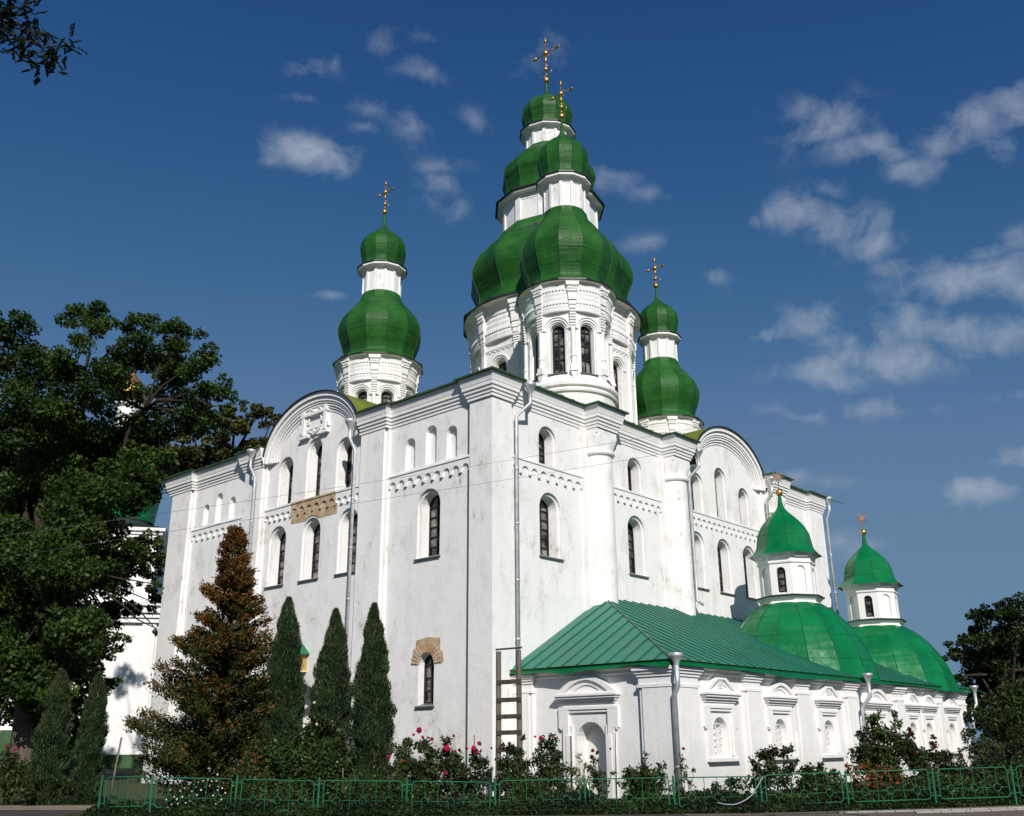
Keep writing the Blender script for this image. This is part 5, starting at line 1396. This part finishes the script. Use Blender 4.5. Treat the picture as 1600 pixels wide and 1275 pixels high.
G_ = lambda s, z: Vector((g0.x, g0.y, zg))+e*s+Vector((0, 0, z))
hh = g0.z-zg
m.tube([G_(.06, .1), G_(W_, .1), G_(W_, hh), G_(.06, hh)], .016, 6, closed=True)
for s in (.33, .66): m.tube([G_(W_*s, .1), G_(W_*s, hh)], .008, 5)
m.tube([G_(.06, .3), G_(W_, .3)], .008, 5)
for s in (.2, .5, .8): m.tube([G_(W_*s+.075*math.cos(a), .3+.075*math.sin(a)) for a in [k*PI/8 for k in range(16)]], .0075, 5, closed=True)
m.build('leaf', 'fence_dark', gate)

# hose over the fence
hz = [at(1192, 1213, 22.4), at(1184, 1228, 22.3), at(1172, 1245, 22.25), at(1152, 1256, 22.2), at(1136, 1257, 22.2), at(1120, 1254, 22.3)]
hp_ = [tuple(hz[0])]
for i_ in range(len(hz)-1):
    for t_ in (.25, .5, .75, 1):
        P4 = [hz[max(i_-1, 0)], hz[i_], hz[i_+1], hz[min(i_+2, len(hz)-1)]]
        hp_.append(tuple(.5*(2*P4[1]+(P4[2]-P4[0])*t_+(2*P4[0]-5*P4[1]+4*P4[2]-P4[3])*t_**2+(3*P4[1]-P4[0]-3*P4[2]+P4[3])*t_**3)))
m = MB(); m.tube(hp_, .014, 8); tag(m.build('garden_hose', 'hose', smooth=True), 'grey hose hanging over the fence rail in a loop', 'hose')
# stakes
for (x0_, y0_, x1_, y1_, d_, r_, lab, cat) in ((190, 1152, 167, 1264, 23.2, .022, 'thin tilted wooden pole leaning by the open gate', 'pole'),
        (536, 1200, 535, 1262, 24.2, .014, 'thin pale stake standing between two junipers', 'stake'),
        (961, 1145, 963, 1235, 24.2, .014, 'tall thin stake beside the dark red roses', 'stake'),
        (892, 1150, 893, 1235, 24.4, .022, 'weathered stake next to the lily clump', 'stake'),
        (741, 1148, 743, 1235, 24.6, .014, 'short dark stake behind the roses left of the ladder', 'stake')):
    a_ = at(x0_, y0_, d_); b_ = at(x1_, y1_, d_); zb_ = gz(b_.x, b_.y)
    m = MB(); m.tube([(b_.x, b_.y, zb_-.05), tuple(a_)], [r_*1.15, r_], 7)
    tag(m.build('stake' if cat == 'stake' else 'wooden_pole', 'wood', smooth=True), lab, cat)

# ------------------------------------------------------------------ the wooden ladder
ld = 25.6
pA, pB, tA, tB = at(778, 1212, ld), at(812, 1186, ld), at(779, 1018, ld+.15), at(810, 1016, ld+.15)
la = Vector((pA.x, pA.y, gz(pA.x, pA.y))); lb_ = Vector((pB.x, pB.y, gz(pB.x, pB.y)))
ladder = thing('wooden_ladder', tuple(la.lerp(lb_, .5)), 'weathered wooden ladder of heavy posts leaning at the church corner', 'ladder')
for a_, t_ in ((la, tA), (lb_, tB)):
    m = MB(); m.tube([a_-Vector((0, 0, .1)), a_.lerp(t_, .5)+Vector((.01, 0, 0)), t_], [.075, .07, .068], 8); m.build('rail', 'wood', ladder)
ex = (lb_-la); ex.z = 0; ex.normalize(); nf = Vector((-ex.y, ex.x, 0))
for k, py in enumerate((1066, 1094, 1120, 1145, 1172, 1198)):
    z = at(795, py, ld).z; f = (z-la.z)/(tA.z-la.z)
    a_ = la.lerp(tA, f)-ex*.03; b_ = lb_.lerp(tB, f)+ex*.05
    m = MB(); q = nf*-.09
    m.box8([a_+q+Vector((0, 0, -.055)), b_+q+Vector((0, 0, -.055)), b_+q+Vector((0, 0, .055)), a_+q+Vector((0, 0, .055)),
            a_+q*.5+Vector((0, 0, -.055)), b_+q*.5+Vector((0, 0, -.055)), b_+q*.5+Vector((0, 0, .055)), a_+q*.5+Vector((0, 0, .055))])
    m.build('rung', 'wood_dark', ladder)
m = MB(); a_ = tA-ex*.08+Vector((0, 0, .03)); b_ = tB+ex*.1+Vector((0, 0, .05)); q = nf*.07
m.box8([a_-q, b_-q, b_-q+Vector((0, 0, .035)), a_-q+Vector((0, 0, .035)), a_+q, b_+q, b_+q+Vector((0, 0, .035)), a_+q+Vector((0, 0, .035))]); m.build('cap_board', 'wood_dark', ladder)

# ------------------------------------------------------------------ overhead wires and the lamp whose head just shows
def wire(p0, p1, p2, p3, d0, d3, lab):
    pts = [at(p[0], p[1], d0+(d3-d0)*(p[0]-p0[0])/(p3[0]-p0[0])) for p in (p0, p1, p2, p3)]
    L = []
    for i in range(25):
        t = i/24; x = p0[0]+(p3[0]-p0[0])*t
        # Lagrange through the four sightings
        y = 0
        for a in range(4):
            w = 1
            for b in range(4):
                if a != b: w *= (x-(p0, p1, p2, p3)[b][0])/((p0, p1, p2, p3)[a][0]-(p0, p1, p2, p3)[b][0])
            y += w*(p0, p1, p2, p3)[a][1]
        L.append(at(x, y, d0+(d3-d0)*t))
    m = MB(); m.tube(L, .0033, 5); tag(m.build('overhead_wire', 'cable'), lab, 'wire', 'overhead wires')
wire((-120, 855), (240, 804), (838, 712), (1700, 545), 17, 17, 'upper one of the two thin wires crossing in front of the church')
wire((-120, 893), (268, 830), (838, 742), (1700, 572), 17.2, 17.2, 'lower one of the two thin wires crossing in front of the church')
lp = at(1604, 512, 12); lamp = thing('street_lamp', (lp.x+RH.x*1.6, lp.y+RH.y*1.6, gz(lp.x, lp.y)), 'grey street lamp whose head just enters the picture at the right edge', 'street lamp')
m = MB(); bx = Vector(ROOT[lamp.name]); m.tube([bx, Vector((bx.x, bx.y, lp.z-.1)), Vector((bx.x, bx.y, lp.z+.1)), lp+RH*.9+Vector((0, 0, .15)), lp+RH*.25+Vector((0, 0, .02))], [.07, .05, .045, .035, .03], 8); m.build('post', 'steel', lamp)
m = MB(); m.ball(lp+RH*.10, .11, 10, .8); m.build('lamp_head', 'dark_edge', lamp)

# ------------------------------------------------------------------ the white church in the distance
bc = at(222, 1188, 74); BZ = -1.4
oz = math.radians(235)
n1 = Vector((math.cos(oz), math.sin(oz), 0)); t1 = Vector((-n1.y, n1.x, 0))      # lit face normal; along the face to the right
far = thing('white_church', (bc.x, bc.y, BZ), 'distant white church with a broad green dome half hidden by the maple', 'church')
c0 = Vector((bc.x, bc.y, 0))
Q = lambda s, z, d: tuple(c0+t1*s-n1*d+Vector((0, 0, z)))       # s right along the lit face (corner = 0), d into the building
zc = at(222, 955, 74).z; zu = at(240, 835, 78).z; zk = at(200, 800, 82).z
w = MB()
w.boxM(Q, -16, 0, BZ, zc, 0, 14)
for s in (-.5, -4.4, -8.2, -12, -15.5): w.boxM(Q, s-.5, s+.5, BZ, zc, -.16, .1)
w.boxM(Q, -.02, .14, BZ, zc, 0, 1.0)
for j, (a_, b_, e_) in enumerate(((-.9, -.55, .15), (-.55, -.2, .3), (-.2, .15, .5), (.4, .55, .25))): w.boxM(Q, -16-e_, e_, zc+a_, zc+b_, -e_-.16, 14)
w.boxM(Q, -14, -1.0, zc, zu, 3, 14)
for s in (-1.4, -4.0, -7.5): w.boxM(Q, s-.4, s+.4, zc, zu, 2.86, 3.1)
for j, (a_, b_, e_) in enumerate(((-1.3, -1.1, .15), (-.6, -.35, .2), (-.35, -.1, .35), (-.1, .15, .55))): w.boxM(Q, -14-e_, -1.0+e_, zu+a_, zu+b_, 3-e_, 14)
w.build('wall', 'plaster_clean', far)
r_ = MB(); r_.add([Q(-14.5, zu+.2, 2.5), Q(-.5, zu+.2, 2.5), Q(-.5, zu+.2, 14.5), Q(-14.5, zu+.2, 14.5), Q(-7.5, zu+2.2, 8.5)], [(0, 1, 4), (1, 2, 4), (2, 3, 4), (3, 0, 4)]); r_.build('roof', 'dark_edge', far)
wi = MB()
for z0_, z1_ in ((at(226, 1060, 74).z, at(226, 1030, 74).z), (at(226, 1015, 74).z, at(226, 1000, 74).z)):
    wi.boxM(Q, .0, .16, z0_, z1_, 2.0, 3.0)
wi.build('window', 'window_bar', far)
gp = MB(); gp.boxM(Q, -16.1, .3, BZ, BZ+.9, -.45, .3); gp.boxM(Q, -9.6, -8.4, BZ, BZ+2.6, -.4, .2); gp.build('green_plinth', 'roof_edge', far)
dc = at(184, 770, 84); sc_ = (dc-CAM).dot(FW)/FPX
dm = MB(); R_ = 64*sc_; zz = lambda py: at(184, py, 84).z
dm.revolve(dc.x, dc.y, [(R_*.80, zu), (R_*.80, zz(815))], 16); dm.build('drum', 'plaster_clean', far)
dm = MB(); dm.revolve(dc.x, dc.y, spline([(R_*.92, zz(818)), (R_*.95, zz(800)), (R_*1.0, zz(770)), (R_*.93, zz(735)), (R_*.7, zz(705)), (R_*.42, zz(690)), (R_*.30, zz(680))], 4), 24)
dm.build('dome', 'emerald', far, smooth=True)
dm = MB(); dm.revolve(dc.x, dc.y, [(R_*.28, zz(682)), (R_*.28, zz(640)), (R_*.36, zz(636)), (R_*.36, zz(632))], 12); dm.build('lantern', 'plaster_clean', far)
dm = MB(); dm.revolve(dc.x, dc.y, spline([(R_*.34, zz(632)), (R_*.40, zz(618)), (R_*.36, zz(604)), (R_*.16, zz(592)), (R_*.05, zz(582)), (R_*.03, zz(572))], 4), 16); dm.build('gilded_cap', 'gold', far, smooth=True)

# ------------------------------------------------------------------ branch reaching in overhead, and its tree beside the viewer
bd = 7.5
tip0 = at(-60, -40, bd)
lo = CAM-RH*7.5+FH*3.0
ac = thing('acacia_tree', (lo.x, lo.y, gz(lo.x, lo.y)), 'acacia branch with small dark leaflets hanging into the upper left corner', 'tree')
m = MB(); a_ = Vector(ROOT[ac.name]); hub = Vector((lo.x+.3, lo.y+.2, 5.2))
m.tube([a_, a_+Vector((.05, 0, 2.2)), hub, hub+Vector((-.3, .3, 2.0))], [.24, .19, .15, .09], 10); m.build('trunk', 'bark', ac, smooth=True)
lm = MB(); P = []; AX = []
main = limb(lm, hub, at(-30, 20, bd), .07, .022, .12, 7, .02, 6)
bo_ = []
for (x, y) in ((35, 25), (60, 50), (75, 68), (85, 95), (70, 80), (45, 75), (30, 60), (15, 20), (5, 45), (20, 5), (108, 70), (62, 100), (90, 88), (48, 40), (36, 12), (10, 30), (-20, 40), (-30, 10), (52, 90), (25, 70)):
    e_ = at(x, y, bd+random.uniform(-.35, .35)); limb(lm, at(-30, 20, bd), e_, .009, .003, .05, 5, .03, 4); bo_.append(e_)
for e_ in bo_:
    for k in range(9):
        d_ = Vector((random.gauss(0, 1), random.gauss(0, 1), random.gauss(-.5, .8))).normalized(); L_ = random.uniform(.07, .15)
        s_ = e_+Vector((random.gauss(0, .05), random.gauss(0, .05), random.gauss(0, .05)))
        lm.tube([s_, s_+d_*L_], .0015, 3)
        sd_ = d_.orthogonal().normalized()
        for j in range(9):
            f = .15+.85*j/8
            for sg in (-1, 1):
                ax_ = (sd_*sg+d_*.45).normalized(); P.append(tuple(s_+d_*L_*f+ax_*.016)); AX.append(tuple(ax_))
# the part of the crown outside the picture
for k in range(26):
    c_ = hub+Vector((random.gauss(-1.6, 1.5), random.gauss(.4, 1.5), random.gauss(2.4, .9)))
    if (c_-CAM).dot(FW) > 0 and abs((c_-CAM).dot(RT)/(c_-CAM).dot(FW)) < .60: continue
    limb(lm, hub, c_, .03, .006, .1, 4, .05, 5)
    for q in blob(c_, .7, 160, .7, .1): P.append(tuple(q)); AX.append(tuple(Vector((random.gauss(0, 1), random.gauss(0, 1), random.gauss(-.3, .6))).normalized()))
P = np.array(P); AX = np.array(AX); sd_ = unit(np.cross(AX, rng.normal(size=AX.shape)))
big = (np.arange(len(P)) > 20*9*18).astype(float)
leaf_obj('crown', quads(P, AX, sd_, .048+.06*big, .022+.03*big), ['acacia_leaf'], ac); lm.build('branches', 'twig', ac)
